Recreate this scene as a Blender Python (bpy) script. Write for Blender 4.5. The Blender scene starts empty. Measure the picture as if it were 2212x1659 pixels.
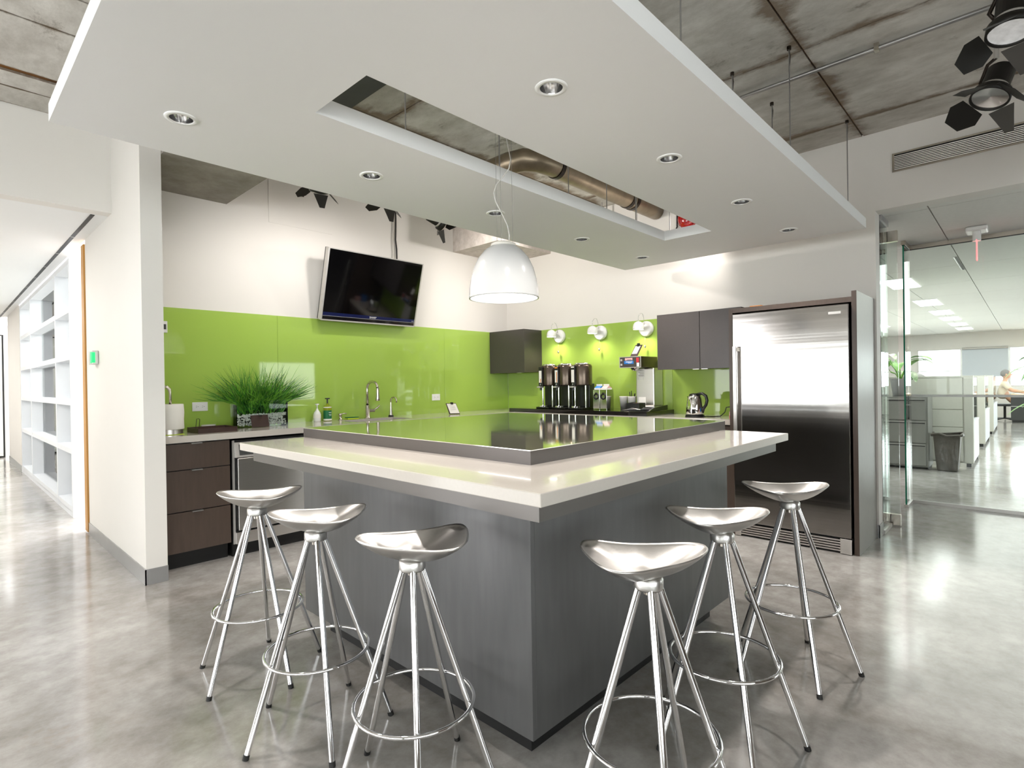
import bpy, math, random
from mathutils import Vector, Matrix
random.seed(7)
S = bpy.context.scene
COL = S.collection
R = math.radians

# ------------------------------------------------------------------ camera
CAMH = 1.27
yaw, pit, rol = R(43.3728), R(-0.1985), R(-0.8653)
Fw = Vector((math.cos(yaw) * math.cos(pit), math.sin(yaw) * math.cos(pit), math.sin(pit)))
Rt = Vector((math.sin(yaw), -math.cos(yaw), 0))
Up = Rt.cross(Fw)
Rc = Rt * math.cos(rol) + Up * math.sin(rol)
Uc = -Rt * math.sin(rol) + Up * math.cos(rol)
cam = bpy.data.cameras.new('camera')
cam.lens = 1182.61 / 2212 * 36
cam.sensor_width = 36
cam.clip_start = 0.02
cam_o = bpy.data.objects.new('camera', cam)
COL.objects.link(cam_o)
cam_o.matrix_world = Matrix(((Rc.x, Uc.x, -Fw.x, 0), (Rc.y, Uc.y, -Fw.y, 0), (Rc.z, Uc.z, -Fw.z, CAMH), (0, 0, 0, 1)))
S.camera = cam_o

# ------------------------------------------------------------------ world, exposure
W = bpy.data.worlds.new('daylight')
S.world = W
W.use_nodes = True
bg = W.node_tree.nodes['Background']
bg.inputs[0].default_value = (0.975, 0.98, 1.0, 1)
bg.inputs[1].default_value = 3.6
S.view_settings.view_transform = 'Standard'
S.view_settings.look = 'None'
S.view_settings.gamma = 1
S.view_settings.use_curve_mapping = False
S.view_settings.exposure = 1.2
S.cycles.use_denoising = True
S.cycles.max_bounces = 6
S.cycles.diffuse_bounces = 3
S.cycles.glossy_bounces = 3
S.cycles.use_adaptive_sampling = True
S.cycles.adaptive_threshold = 0.05
S.cycles.transparent_max_bounces = 16
S.cycles.sample_clamp_indirect = 8
S.cycles.caustics_reflective = False
S.cycles.caustics_refractive = False

def spot(name, loc, target, power, size, blend=0.6, radius=0.03, color=(1, .94, .89)):
    l = bpy.data.lights.new(name, 'SPOT')
    l.energy = power; l.spot_size = R(size); l.spot_blend = blend; l.shadow_soft_size = radius; l.color = color
    o = bpy.data.objects.new(name, l); COL.objects.link(o)
    o.location = loc
    o.rotation_euler = (Vector(target) - Vector(loc)).to_track_quat('-Z', 'Y').to_euler()
    return o
def point(name, loc, power, radius=0.03, color=(1, .9, .78)):
    l = bpy.data.lights.new(name, 'POINT')
    l.energy = power; l.shadow_soft_size = radius; l.color = color
    o = bpy.data.objects.new(name, l); COL.objects.link(o); o.location = loc
    return o
def area(name, loc, rot, sx, sy, power, color=(1, 1, 1)):
    l = bpy.data.lights.new(name, 'AREA')
    l.shape = 'RECTANGLE'; l.size = sx; l.size_y = sy; l.energy = power; l.color = color
    o = bpy.data.objects.new(name, l); COL.objects.link(o); o.location = loc; o.rotation_euler = rot
    return o

# ------------------------------------------------------------------ materials
def lin(h):
    c = [int(h[i:i + 2], 16) / 255 for i in (0, 2, 4)]
    return tuple(x / 12.92 if x <= .04045 else ((x + .055) / 1.055) ** 2.4 for x in c)
def mat(name, col, rough=.5, metal=0., var=0., scale=8., bump=0., bscale=60., stretch=(1, 1, 1), spec=None, coat=0., emit=None, estr=0., col2=None, alpha=None, coord='Object'):
    if isinstance(col, str): col = lin(col)
    m = bpy.data.materials.new(name); m.use_nodes = True
    nt = m.node_tree; N = nt.nodes; L = nt.links
    b = N['Principled BSDF']
    b.inputs['Base Color'].default_value = (*col, 1)
    b.inputs['Roughness'].default_value = rough
    b.inputs['Metallic'].default_value = metal
    if spec is not None: b.inputs['Specular IOR Level'].default_value = spec
    if coat:
        b.inputs['Coat Weight'].default_value = coat; b.inputs['Coat Roughness'].default_value = .03
    if emit is not None:
        b.inputs['Emission Color'].default_value = (*(lin(emit) if isinstance(emit, str) else emit), 1)
        b.inputs['Emission Strength'].default_value = estr
    tc = N.new('ShaderNodeTexCoord'); mp = N.new('ShaderNodeMapping')
    mp.inputs['Scale'].default_value = stretch
    L.new(tc.outputs[coord], mp.inputs[0])
    if var or col2:
        nz = N.new('ShaderNodeTexNoise'); nz.inputs['Scale'].default_value = scale; nz.inputs['Detail'].default_value = 6
        L.new(mp.outputs[0], nz.inputs['Vector'])
        rp = N.new('ShaderNodeValToRGB')
        rp.color_ramp.elements[0].position = .3; rp.color_ramp.elements[1].position = .7
        c2 = lin(col2) if isinstance(col2, str) else (col2 or tuple(min(1, c * (1 + var)) for c in col))
        rp.color_ramp.elements[0].color = (*(tuple(c * (1 - var) for c in col)), 1)
        rp.color_ramp.elements[1].color = (*c2, 1)
        L.new(nz.outputs['Fac'], rp.inputs[0]); L.new(rp.outputs[0], b.inputs['Base Color'])
    if bump:
        n2 = N.new('ShaderNodeTexNoise'); n2.inputs['Scale'].default_value = bscale; n2.inputs['Detail'].default_value = 3
        L.new(mp.outputs[0], n2.inputs['Vector'])
        bp = N.new('ShaderNodeBump'); bp.inputs['Strength'].default_value = bump; bp.inputs['Distance'].default_value = .01
        L.new(n2.outputs['Fac'], bp.inputs['Height']); L.new(bp.outputs[0], b.inputs['Normal'])
    return m
def emis(name, col, s):
    return mat(name, (0.02, 0.02, 0.02), .5, emit=col, estr=s)
def thin_glass(name, tint=(.95, .975, .965), ior=1.25, rough=.0):
    m = bpy.data.materials.new(name); m.use_nodes = True
    nt = m.node_tree; N = nt.nodes; L = nt.links; N.clear()
    o = N.new('ShaderNodeOutputMaterial'); mx = N.new('ShaderNodeMixShader')
    t = N.new('ShaderNodeBsdfTransparent'); g = N.new('ShaderNodeBsdfGlossy'); f = N.new('ShaderNodeFresnel')
    t.inputs[0].default_value = (*tint, 1); g.inputs['Roughness'].default_value = rough; f.inputs[0].default_value = ior
    L.new(f.outputs[0], mx.inputs[0]); L.new(t.outputs[0], mx.inputs[1]); L.new(g.outputs[0], mx.inputs[2]); L.new(mx.outputs[0], o.inputs[0])
    return m
def concrete(name, cols, rough, big=.9, fine=14., stain=None, bump=.06, rvar=0.0, streak=(1, 1, 1), joint=None):
    m = bpy.data.materials.new(name); m.use_nodes = True
    nt = m.node_tree; N = nt.nodes; L = nt.links; b = N['Principled BSDF']
    geo = N.new('ShaderNodeNewGeometry')
    mp = N.new('ShaderNodeMapping'); mp.inputs['Scale'].default_value = streak
    L.new(geo.outputs['Position'], mp.inputs[0])
    n1 = N.new('ShaderNodeTexNoise'); n1.inputs['Scale'].default_value = big; n1.inputs['Detail'].default_value = 8; n1.inputs['Roughness'].default_value = .62
    n2 = N.new('ShaderNodeTexNoise'); n2.inputs['Scale'].default_value = fine; n2.inputs['Detail'].default_value = 8; n2.inputs['Roughness'].default_value = .7
    L.new(mp.outputs[0], n1.inputs['Vector']); L.new(mp.outputs[0], n2.inputs['Vector'])
    r1 = N.new('ShaderNodeValToRGB'); e = r1.color_ramp.elements
    e[0].position = .32; e[0].color = (*lin(cols[0]), 1); e[1].position = .68; e[1].color = (*lin(cols[1]), 1)
    L.new(n1.outputs['Fac'], r1.inputs[0])
    r2 = N.new('ShaderNodeValToRGB'); r2.color_ramp.elements[0].position = .3; r2.color_ramp.elements[1].position = .62
    r2.color_ramp.elements[0].color = (.62, .6, .57, 1); r2.color_ramp.elements[1].color = (1, 1, 1, 1)
    L.new(n2.outputs['Fac'], r2.inputs[0])
    mu = N.new('ShaderNodeMix'); mu.data_type = 'RGBA'; mu.blend_type = 'MULTIPLY'; mu.inputs[0].default_value = .8
    L.new(r1.outputs[0], mu.inputs[6]); L.new(r2.outputs[0], mu.inputs[7])
    out = mu.outputs[2]
    if stain:
        n3 = N.new('ShaderNodeTexNoise'); n3.inputs['Scale'].default_value = stain[1]; n3.inputs['Detail'].default_value = 7; n3.inputs['Roughness'].default_value = .75
        L.new(mp.outputs[0], n3.inputs['Vector'])
        r3 = N.new('ShaderNodeValToRGB'); r3.color_ramp.elements[0].position = stain[2]; r3.color_ramp.elements[1].position = stain[2] + .1
        r3.color_ramp.elements[0].color = (0, 0, 0, 1); r3.color_ramp.elements[1].color = (.75, .75, .75, 1)
        L.new(n3.outputs['Fac'], r3.inputs[0])
        m3 = N.new('ShaderNodeMix'); m3.data_type = 'RGBA'; m3.blend_type = 'MIX'
        L.new(r3.outputs[0], m3.inputs[0]); L.new(out, m3.inputs[6]); m3.inputs[7].default_value = (*lin(stain[0]), 1)
        out = m3.outputs[2]
    if joint:                                    # rust and dirt that has crept in along the formwork joints
        tc = N.new('ShaderNodeTexCoord'); sx = N.new('ShaderNodeSeparateXYZ'); L.new(tc.outputs['Generated'], sx.inputs[0])
        def mth(op, a, b_=None):
            q = N.new('ShaderNodeMath'); q.operation = op
            for k_, v_ in enumerate((a, b_)):
                if v_ is None: continue
                if isinstance(v_, (int, float)): q.inputs[k_].default_value = v_
                else: L.new(v_, q.inputs[k_])
            return q.outputs[0]
        ex_ = mth('SUBTRACT', .5, mth('ABSOLUTE', mth('SUBTRACT', sx.outputs[0], .5)))
        ey_ = mth('MULTIPLY', mth('SUBTRACT', .5, mth('ABSOLUTE', mth('SUBTRACT', sx.outputs[1], .5))), 1.7)
        n4 = N.new('ShaderNodeTexNoise'); n4.inputs['Scale'].default_value = 2.6; n4.inputs['Detail'].default_value = 9; n4.inputs['Roughness'].default_value = .7
        L.new(mp.outputs[0], n4.inputs['Vector'])
        dd = mth('SUBTRACT', mth('MINIMUM', ex_, ey_), mth('MULTIPLY', mth('SUBTRACT', n4.outputs['Fac'], .5), .34))
        r4 = N.new('ShaderNodeValToRGB'); r4.color_ramp.elements[0].position = 0; r4.color_ramp.elements[1].position = .05
        r4.color_ramp.elements[0].color = (.8, .8, .8, 1); r4.color_ramp.elements[1].color = (0, 0, 0, 1)
        L.new(dd, r4.inputs[0])
        m4 = N.new('ShaderNodeMix'); m4.data_type = 'RGBA'
        L.new(r4.outputs[0], m4.inputs[0]); L.new(out, m4.inputs[6]); m4.inputs[7].default_value = (*lin(joint), 1)
        out = m4.outputs[2]
    L.new(out, b.inputs['Base Color'])
    b.inputs['Roughness'].default_value = rough
    if rvar:
        mr = N.new('ShaderNodeMapRange'); mr.inputs[3].default_value = rough - rvar; mr.inputs[4].default_value = rough + rvar
        L.new(n1.outputs['Fac'], mr.inputs[0]); L.new(mr.outputs[0], b.inputs['Roughness'])
    bp = N.new('ShaderNodeBump'); bp.inputs['Strength'].default_value = bump; bp.inputs['Distance'].default_value = .01
    L.new(n2.outputs['Fac'], bp.inputs['Height']); L.new(bp.outputs[0], b.inputs['Normal'])
    return m

M = {}
M['floor'] = concrete('polished_concrete', ('8b857f', 'd0cecb'), .13, big=.8, fine=9, stain=('93806e', .55, .60), bump=.012, rvar=.06)
M['concrete'] = concrete('board_marked_concrete', ('b5b1a9', 'efece6'), .8, big=1.2, fine=9, stain=('57462f', 2.3, .585), bump=.2, streak=(1, .5, 1), joint='6b553a')
M['rust'] = concrete('rusty_joint', ('4a3119', '8a5a24'), .9, big=3, fine=20, bump=.2)
M['dropcon'] = concrete('smooth_concrete', ('86817b', 'a49e96'), .8, big=1.5, fine=7, bump=.05)
M['palecon'] = concrete('painted_concrete', ('d2c8c0', 'e2dad4'), .8, big=2, fine=10, bump=.05)
M['wall'] = mat('white_wall_paint', 'e6e2dc', .55, var=.015, scale=1.5, bump=.02, bscale=180)
M['soffit'] = mat('white_ceiling_paint', 'eeeeed', .5, var=.01, scale=1.)
M['white'] = mat('white_enamel', 'efefec', .25, var=.01)
M['quartz'] = mat('white_quartz', 'c9c2b9', .12, var=.015, scale=90, coat=.3)
M['green'] = mat('green_back_painted_glass', (.375, .55, .10), .04, var=.02, scale=1., coat=.15, spec=.4)
M['cab'] = mat('dark_brown_laminate', '4c3f37', .42, var=.08, scale=60, stretch=(1, 1, .1), bump=.05, bscale=240)
M['cabup'] = mat('dark_grey_laminate', '423c3a', .34, var=.05, scale=80, bump=.03, bscale=300)
M['black'] = mat('black_plastic', '121212', .3, var=.05)
M['blackgloss'] = mat('black_gloss_stone', '16130f', .06, var=.1, scale=120, coat=.5)
M['toe'] = mat('black_toe_kick', '151515', .5, var=.05)
M['base'] = mat('island_steel_laminate', (.125, .125, .125), .36, metal=.4, var=.08, scale=25, stretch=(1, 1, .15), bump=.015, bscale=400)
M['steel'] = mat('brushed_stainless', (.72, .69, .66), .33, metal=1., var=.04, scale=60, stretch=(.04, .04, 6), bump=.02, bscale=300)
M['steelh'] = mat('brushed_stainless_door', (.34, .325, .31), .13, metal=1., var=.03, scale=30, stretch=(1, .05, 3), bump=.10, bscale=3.5)
M['skirt'] = mat('brushed_steel_apron', (.16, .15, .14), .33, metal=.5, var=.04, scale=2)
M['topsteel'] = mat('polished_island_top', (.78, .76, .70), .05, metal=.95, var=.04, scale=200)
M['edge'] = mat('island_top_edge_steel', (.075, .064, .058), .3, metal=.3, var=.05, scale=2.5, stretch=(1, 1, 1))
M['chrome'] = mat('chrome', (.82, .82, .83), .06, metal=1., var=.01)
M['alu'] = mat('cast_aluminium', (.60, .585, .565), .33, metal=1., var=.03, scale=30, bump=.02, bscale=200)
M['nickel'] = mat('brushed_nickel', (.62, .57, .5), .22, metal=1., var=.03)
M['trimsteel'] = mat('grey_metal_base_trim', (.42, .42, .42), .32, metal=.7, var=.05, scale=4)
M['rubber'] = mat('black_rubber', '1b1a19', .6, var=.03)
M['screen'] = mat('black_screen', '030304', .07, var=.1, coat=.3)
M['bezel'] = mat('black_bezel', '0c0c10', .12, var=.1, coat=.4)
M['silver'] = mat('silver_plastic', 'c9c6c2', .3, metal=.5, var=.02)
M['text'] = mat('white_print', 'e9e9e9', .5, var=.01)
M['lampin'] = emis('pendant_inner_glow', (1, .95, .86), 2.0)
M['bulb'] = emis('lamp_bulb', (1, .95, .88), 9.)
M['dlamp'] = emis('downlight_lamp', (1, .97, .92), 2.5)
M['reflector'] = mat('downlight_reflector', (.86, .86, .86), .12, metal=1., var=.02)
M['brownmetal'] = mat('dark_bronze_metal', '2d241d', .35, metal=.6, var=.1)
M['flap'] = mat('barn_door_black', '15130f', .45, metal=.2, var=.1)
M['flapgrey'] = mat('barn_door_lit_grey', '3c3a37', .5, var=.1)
M['duct'] = mat('galvanised_pipe_brown', (.30, .24, .17), .38, metal=.9, var=.15, scale=12)
M['red'] = mat('red_enamel', 'a3080d', .18, var=.03, coat=.5)
M['orange'] = mat('oak_door_wood', 'c08a3d', .45, var=.12, scale=20, stretch=(1, 1, .08))
M['glass'] = thin_glass('clear_glass')
M['glassg'] = thin_glass('clear_glass_pale_green', (.93, .97, .955))
M['glassedge'] = mat('green_glass_edge', '0d7a5d', .1, var=.05, emit=None)
M['frost'] = mat('frosted_white_strip', 'e8ecea', .5, var=.01)
M['winwhite'] = mat('white_window_frame', 'e6e8ec', .45, var=.01)
M['tile'] = mat('ceiling_tile_white', 'e6e5e0', .8, var=.02, scale=30, bump=.05, bscale=300)
M['troffer'] = emis('office_troffer', (1, 1, .97), 2.2)
M['filecab'] = mat('grey_metal_cabinet', '8e8d89', .4, metal=.3, var=.03)
M['panelf'] = mat('beige_workstation_fabric', 'd6d4c9', .7, var=.02, scale=60)
M['panelt'] = mat('beige_workstation_trim', 'cfcdc2', .4, var=.02)
M['bag'] = mat('black_bin_bag', '4f4941', .3, var=.25, scale=10, bump=.4, bscale=14)
M['leaf'] = mat('leaf_green', '4f9a2c', .4, var=.25, scale=12, col2='8fc05a')
M['leafv'] = mat('variegated_leaf', '5d8f45', .4, scale=10, col2='e4ead2', var=.2)
M['grass1'] = mat('grass_blade_green', '3f8f1f', .45, var=.4, scale=9, col2='86c63f')
M['grass2'] = mat('grass_blade_dark_green', '1d5a1c', .45, var=.4, scale=9, col2='3f8a2c')
M['pebble'] = mat('white_glass_pebble', 'e3e2da', .2, var=.12, scale=30, coat=.4)
M['soil'] = mat('dark_root_foam', '2d2f1f', .8, var=.4, scale=30)
M['paper'] = mat('white_paper', 'f0ede6', .7, var=.02)
M['papertext'] = mat('grey_print', '77746f', .7, var=.05)
M['wood'] = mat('tray_wood', 'b8793c', .45, var=.15, scale=14, stretch=(1, 8, 1))
M['darkwood'] = mat('dark_wood', '3a2620', .4, var=.15, scale=20)
M['lime'] = mat('lime_cloth', 'bcd531', .7, var=.05)
M['greenliq'] = mat('olive_green_bottle', '8c9a1e', .1, var=.05, coat=.4)
M['greenlab'] = mat('dark_green_label', '0b6b3d', .5, var=.05)
M['bluelab'] = mat('blue_sticker', '1f77c8', .4, var=.1)
M['redlab'] = mat('red_print', 'c2333a', .4, var=.05)
M['pinklab'] = mat('pink_sticker', 'e2b3b0', .5, var=.05)
M['orangelab'] = mat('orange_print', 'd98a3a', .5, var=.1)
M['urn'] = mat('coffee_urn_bronze_steel', (.13, .10, .078), .26, metal=.85, var=.08, scale=30)
M['milkbox'] = mat('polished_steel_box', (.75, .75, .73), .08, metal=1., var=.02)
M['kettle'] = mat('polished_kettle_steel', (.78, .77, .75), .06, metal=1., var=.01)
M['ledgreen'] = emis('reader_green_led', (0, .55, .14), .9)
M['ledred'] = emis('exit_red_led', (1., .16, .16), 1.1)
M['cord'] = mat('black_cord', '0d0d0d', .5, var=.1)
M['wire'] = mat('steel_wire', (.35, .34, .33), .35, metal=.8, var=.05)
M['clear'] = mat('clear_cable', 'cfccc6', .25, var=.03)
M['shirt'] = mat('beige_shirt', 'dccfb4', .8, var=.05)
M['skin'] = mat('skin', 'c79877', .6, var=.05)
M['hair'] = mat('grey_hair', '6e6a66', .8, var=.2, scale=60)
M['blind'] = mat('grey_roller_blind', 'b9c0c6', .8, var=.02)
M['desk'] = mat('light_wood_desk', 'd2ab72', .4, var=.08)
M['charcoal'] = mat('charcoal_panel', '3b3c3b', .6, var=.08)
M['blueblk'] = mat('blue_black_strip', '141c4a', .15, var=.3, scale=3)
M['cream'] = mat('cream_plastic', 'e9e4da', .35, var=.01)
M['pot'] = mat('grey_plant_pot', 'a3a4a2', .5, var=.04)
M['brownwall'] = mat('brown_unseen_wall', '6a5d53', .6, var=.04)  # dark brown chosen to cut bounce light from the unseen front wall
M['greylam'] = mat('light_grey_laminate', '8f8c88', .35, metal=.25, var=.03, scale=30)
M['lensgrey'] = mat('spot_lens_glass', 'c9ccce', .15, var=.25, scale=30, emit=(1, .98, .95), estr=.12)
M['shadewhite'] = mat('white_pendant_lacquer', 'cfcfce', .15, var=.01, coat=.4)
M['art'] = mat('framed_print', '8a8d7f', .6, var=.5, scale=6, col2='d8d2c4')

# ------------------------------------------------------------------ mesh helpers
ORG = {}
class MB:
    def __init__(s): s.v = []; s.f = []; s.sm = []
    def add(s, vs, fs, smooth=False):
        o = len(s.v); s.v += [tuple(v) for v in vs]
        for f in fs: s.f.append(tuple(i + o for i in f)); s.sm.append(smooth)
        return s
    def box(s, x0, y0, z0, x1, y1, z1):
        v = [(x, y, z) for z in (z0, z1) for y in (y0, y1) for x in (x0, x1)]
        return s.add(v, [(0, 2, 3, 1), (4, 5, 7, 6), (0, 1, 5, 4), (2, 6, 7, 3), (0, 4, 6, 2), (1, 3, 7, 5)])
    def obox(s, c, ax, ay, az):          # oriented box: centre and three half axes
        c, ax, ay, az = map(Vector, (c, ax, ay, az))
        v = [c + ax * i + ay * j + az * k for k in (-1, 1) for j in (-1, 1) for i in (-1, 1)]
        return s.add(v, [(0, 2, 3, 1), (4, 5, 7, 6), (0, 1, 5, 4), (2, 6, 7, 3), (0, 4, 6, 2), (1, 3, 7, 5)])
    def cyl(s, p0, p1, r0, r1=None, n=16, caps=True):
        r1 = r0 if r1 is None else r1
        p0, p1 = Vector(p0), Vector(p1); d = (p1 - p0).normalized()
        a = d.orthogonal().normalized(); b = d.cross(a)
        v = []
        for p, r in ((p0, r0), (p1, r1)):
            for i in range(n):
                t = 2 * math.pi * i / n; v.append(p + a * (r * math.cos(t)) + b * (r * math.sin(t)))
        s.add(v, [(i, (i + 1) % n, n + (i + 1) % n, n + i) for i in range(n)], True)
        if caps: s.add(v, [tuple(range(n))[::-1], tuple(range(n, 2 * n))])
        return s
    def lathe(s, prof, c=(0, 0, 0), n=32, axis=None, closed=False):
        c = Vector(c); ax = Vector(axis).normalized() if axis else Vector((0, 0, 1))
        a = ax.orthogonal().normalized() if axis else Vector((1, 0, 0)); b = ax.cross(a)
        v = []; m = len(prof)
        for r, z in prof:
            for i in range(n):
                t = 2 * math.pi * i / n; v.append(c + ax * z + a * (r * math.cos(t)) + b * (r * math.sin(t)))
        f = []
        for j in range(m if closed else m - 1):
            k = (j + 1) % m
            for i in range(n):
                f.append((j * n + i, j * n + (i + 1) % n, k * n + (i + 1) % n, k * n + i))
        return s.add(v, f, True)
    def tube(s, pts, r, n=8, closed=False, rr=None):
        P = [Vector(p) for p in pts]; m = len(P); v = []
        a = None
        for i, p in enumerate(P):
            if closed: d = P[(i + 1) % m] - P[i - 1]
            else: d = P[min(i + 1, m - 1)] - P[max(i - 1, 0)]
            d.normalize()
            if a is None: a = d.orthogonal().normalized()
            a = (a - d * a.dot(d)); a = a.normalized() if a.length > 1e-6 else d.orthogonal().normalized()
            b = d.cross(a); q = rr[i] if rr else r
            for k in range(n):
                t = 2 * math.pi * k / n; v.append(p + a * (q * math.cos(t)) + b * (q * math.sin(t)))
        f = []
        for i in range(m if closed else m - 1):
            j = (i + 1) % m
            for k in range(n): f.append((i * n + k, i * n + (k + 1) % n, j * n + (k + 1) % n, j * n + k))
        if not closed: f += [tuple(range(n))[::-1], tuple(range((m - 1) * n, m * n))]
        return s.add(v, f, True)
    def torus(s, c, rad, r, axis=(0, 0, 1), n=40, k=8):
        ax = Vector(axis).normalized(); a = ax.orthogonal().normalized(); b = ax.cross(a); c = Vector(c)
        return s.tube([c + a * (rad * math.cos(2 * math.pi * i / n)) + b * (rad * math.sin(2 * math.pi * i / n)) for i in range(n)], r, k, True)
    def prism(s, poly, z0, z1):
        n = len(poly); v = [(x, y, z0) for x, y in poly] + [(x, y, z1) for x, y in poly]
        return s.add(v, [tuple(range(n))[::-1], tuple(range(n, 2 * n))] + [(i, (i + 1) % n, n + (i + 1) % n, n + i) for i in range(n)])
    def slab(s, pts, th):                # flat polygon in space given thickness along its normal
        P = [Vector(p) for p in pts]; nrm = (P[1] - P[0]).cross(P[2] - P[0]).normalized() * th; n = len(P)
        return s.add(P + [p + nrm for p in P], [tuple(range(n))[::-1], tuple(range(n, 2 * n))] + [(i, (i + 1) % n, n + (i + 1) % n, n + i) for i in range(n)])
    def ball(s, c, rx, ry=None, rz=None, n=14, m=9):
        ry = rx if ry is None else ry; rz = rx if rz is None else rz; v = []
        for j in range(m + 1):
            p = math.pi * j / m
            for i in range(n):
                t = 2 * math.pi * i / n
                v.append((c[0] + rx * math.sin(p) * math.cos(t), c[1] + ry * math.sin(p) * math.sin(t), c[2] - rz * math.cos(p)))
        return s.add(v, [(j * n + i, j * n + (i + 1) % n, (j + 1) * n + (i + 1) % n, (j + 1) * n + i) for j in range(m) for i in range(n)], True)
    def build(s, name, m, parent=None, bevel=0., kind=None, seg=2):
        if parent is not None: off = ORG[parent]
        else:
            xs, ys, zs = zip(*s.v); off = Vector(((min(xs) + max(xs)) / 2, (min(ys) + max(ys)) / 2, min(zs)))
        me = bpy.data.meshes.new(name)
        me.from_pydata([tuple(Vector(v) - off) for v in s.v], [], s.f)
        me.polygons.foreach_set('use_smooth', s.sm)
        me.validate(); me.update()
        me.materials.append(M[m])
        o = bpy.data.objects.new(name, me); COL.objects.link(o)
        if parent is not None: o.parent = parent; ORG[o] = off
        else: o.location = off; ORG[o] = off
        if kind: o['kind'] = kind
        if bevel:
            b = o.modifiers.new('bevel', 'BEVEL'); b.width = bevel; b.segments = seg; b.limit_method = 'ANGLE'
            b.angle_limit = R(40)
        return o
def box(*a): return MB().box(*a)
def tag(o, label, cat, group=None):
    o['label'] = label; o['category'] = cat
    if group: o['group'] = group
    return o
def thing(name, label, cat, loc, group=None):
    o = bpy.data.objects.new(name, None); COL.objects.link(o)
    o.location = loc; ORG[o] = Vector(loc); o.empty_display_size = .1
    return tag(o, label, cat, group)
def struct(o, label=None):
    o['kind'] = 'structure'
    if label: o['label'] = label
    return o
def copy_tree(o, parent=None):
    c = o.copy(); COL.objects.link(c); c.parent = parent
    for ch in [x for x in o.children]: copy_tree(ch, c)
    return c
def text(name, s, size, loc, xdir, ydir, m, parent, depth=.0006):
    cu = bpy.data.curves.new(name, 'FONT'); cu.body = s; cu.size = size; cu.extrude = depth; cu.align_x = 'CENTER'; cu.align_y = 'CENTER'
    t = bpy.data.objects.new(name, cu); COL.objects.link(t)
    bpy.context.view_layer.update()
    me = bpy.data.meshes.new_from_object(t.evaluated_get(bpy.context.evaluated_depsgraph_get()))
    bpy.data.objects.remove(t)
    x, y = Vector(xdir).normalized(), Vector(ydir).normalized(); z = x.cross(y); L = Vector(loc) - ORG[parent]
    me.transform(Matrix(((x.x, y.x, z.x, L.x), (x.y, y.y, z.y, L.y), (x.z, y.z, z.z, L.z), (0, 0, 0, 1))))
    me.materials.clear(); me.materials.append(M[m])
    o = bpy.data.objects.new(name, me); COL.objects.link(o); o.parent = parent; ORG[o] = ORG[parent]
    return o

X, Y, ZC = 5.101, 4.888, 3.18            # right wall, back wall, concrete ceiling

# ------------------------------------------------------------------ structure: floor, ceiling, walls
struct(box(-6, -6, -.12, 24, 16, 0).build('floor', 'floor'), 'polished grey concrete floor')
ceil = struct(box(-6, -6, ZC + .014, X + .15, 5.05, ZC + .2).build('ceiling', 'rust'), 'bare concrete ceiling with formwork joints')
xe = [2.29 + 1.22 * k for k in range(-7, 3)]; xe = [-6] + xe + [X + .02]
ye = [-6, -3.928, -1.492, .944, 3.38, 4.93]
for i in range(len(xe) - 1):
    yy = ye if xe[i] > .9 else [-6, -3.928, -1.492, .944, 3.38, 3.745, 4.375, 4.43, 4.65, 4.93]
    for j in range(len(yy) - 1):
        if abs(yy[j] - 4.375) < .01: continue
        g = .005
        box(xe[i] + g, yy[j] + g, ZC, xe[i + 1] - g, yy[j + 1] - g, ZC + .014).build('concrete_panel', 'concrete', ceil)
struct(box(1.049, 3.3, 2.8, 1.715, Y - .001, ZC - .001).build('ceiling_drop_slab', 'dropcon'), 'grey concrete drop slab above the white column')
struct(box(4.203, 4.149, 2.8, X - .001, Y - .001, ZC - .001).build('ceiling_corner_drop', 'palecon'), 'pale concrete drop slab in the corner')
wb = struct(box(1.049, Y, 0, X + .15, Y + .12, ZC + .01).build('wall_back', 'wall'), 'white wall with green glass backsplash')
# faint access panel outline on the back wall
MB().box(2.066, Y - .004, 2.722, 2.674, Y + .001, 3.10).build('access_panel', 'wall', wb)
wr = MB().box(X, .868, 0, X + .15, Y + .05, ZC + .01).box(X, -6, 2.571, X + .15, .868, ZC + .01)
struct(wr.build('wall_right', 'wall'), 'white wall with wide opening to the office')
struct(box(.928, 4.134, 0, 1.049, 5.98, ZC + .01).build('wall_left', 'wall'), 'white partition wall end beside the drawers')
wfm = MB().box(-6, -3.4, 0, 1.2, -3.3, .6).box(-6, -3.4, 2.45, 1.2, -3.3, ZC + .01).box(1.2, -3.4, 0, X + .15, -3.3, ZC + .01)
struct(wfm.build('wall_front_added', 'brownwall'), 'unseen brown wall with windows, added behind the camera to shape the light')  # unseen wall, added to keep the island's right face dark
for k in range(5):  # unseen windows, added to brighten surfaces that face this wall
    wn = struct(bpy.data.objects.new('window_%d' % (k + 21), None)); COL.objects.link(wn); wn.location = (-6 + 1.44 * k, -3.35, .6); ORG[wn] = Vector(wn.location)
    x_ = -6 + 1.44 * k
    MB().box(x_ - .03, -3.38, .6, x_ + .03, -3.32, 2.45).build('mullion', 'trimsteel', wn)
    box(x_ + .03, -3.35, .6, x_ + 1.41, -3.344, 2.45).build('pane', 'glass', wn)
ww = MB().box(-6.1, -3.4, 0, -6, 5.05, .75).box(-6.1, -3.4, 1.95, -6, 5.05, ZC + .01)
struct(ww.build('wall_window_side', 'wall'), 'wall with a long window band behind the camera')
for k in range(6):
    wn = struct(bpy.data.objects.new('window_%d' % (k + 11), None)); COL.objects.link(wn); wn.location = (-6.05, -3.3 + 1.65 * k, .75); ORG[wn] = Vector(wn.location)
    y_ = -3.3 + 1.65 * k
    MB().box(-6.08, y_ - .03, .75, -6.02, y_ + .03, 1.95).build('mullion', 'trimsteel', wn)
    if k < 5: box(-6.05, y_ + .03, .75, -6.044, y_ + 1.62, 1.95).build('pane', 'glass', wn)
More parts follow.
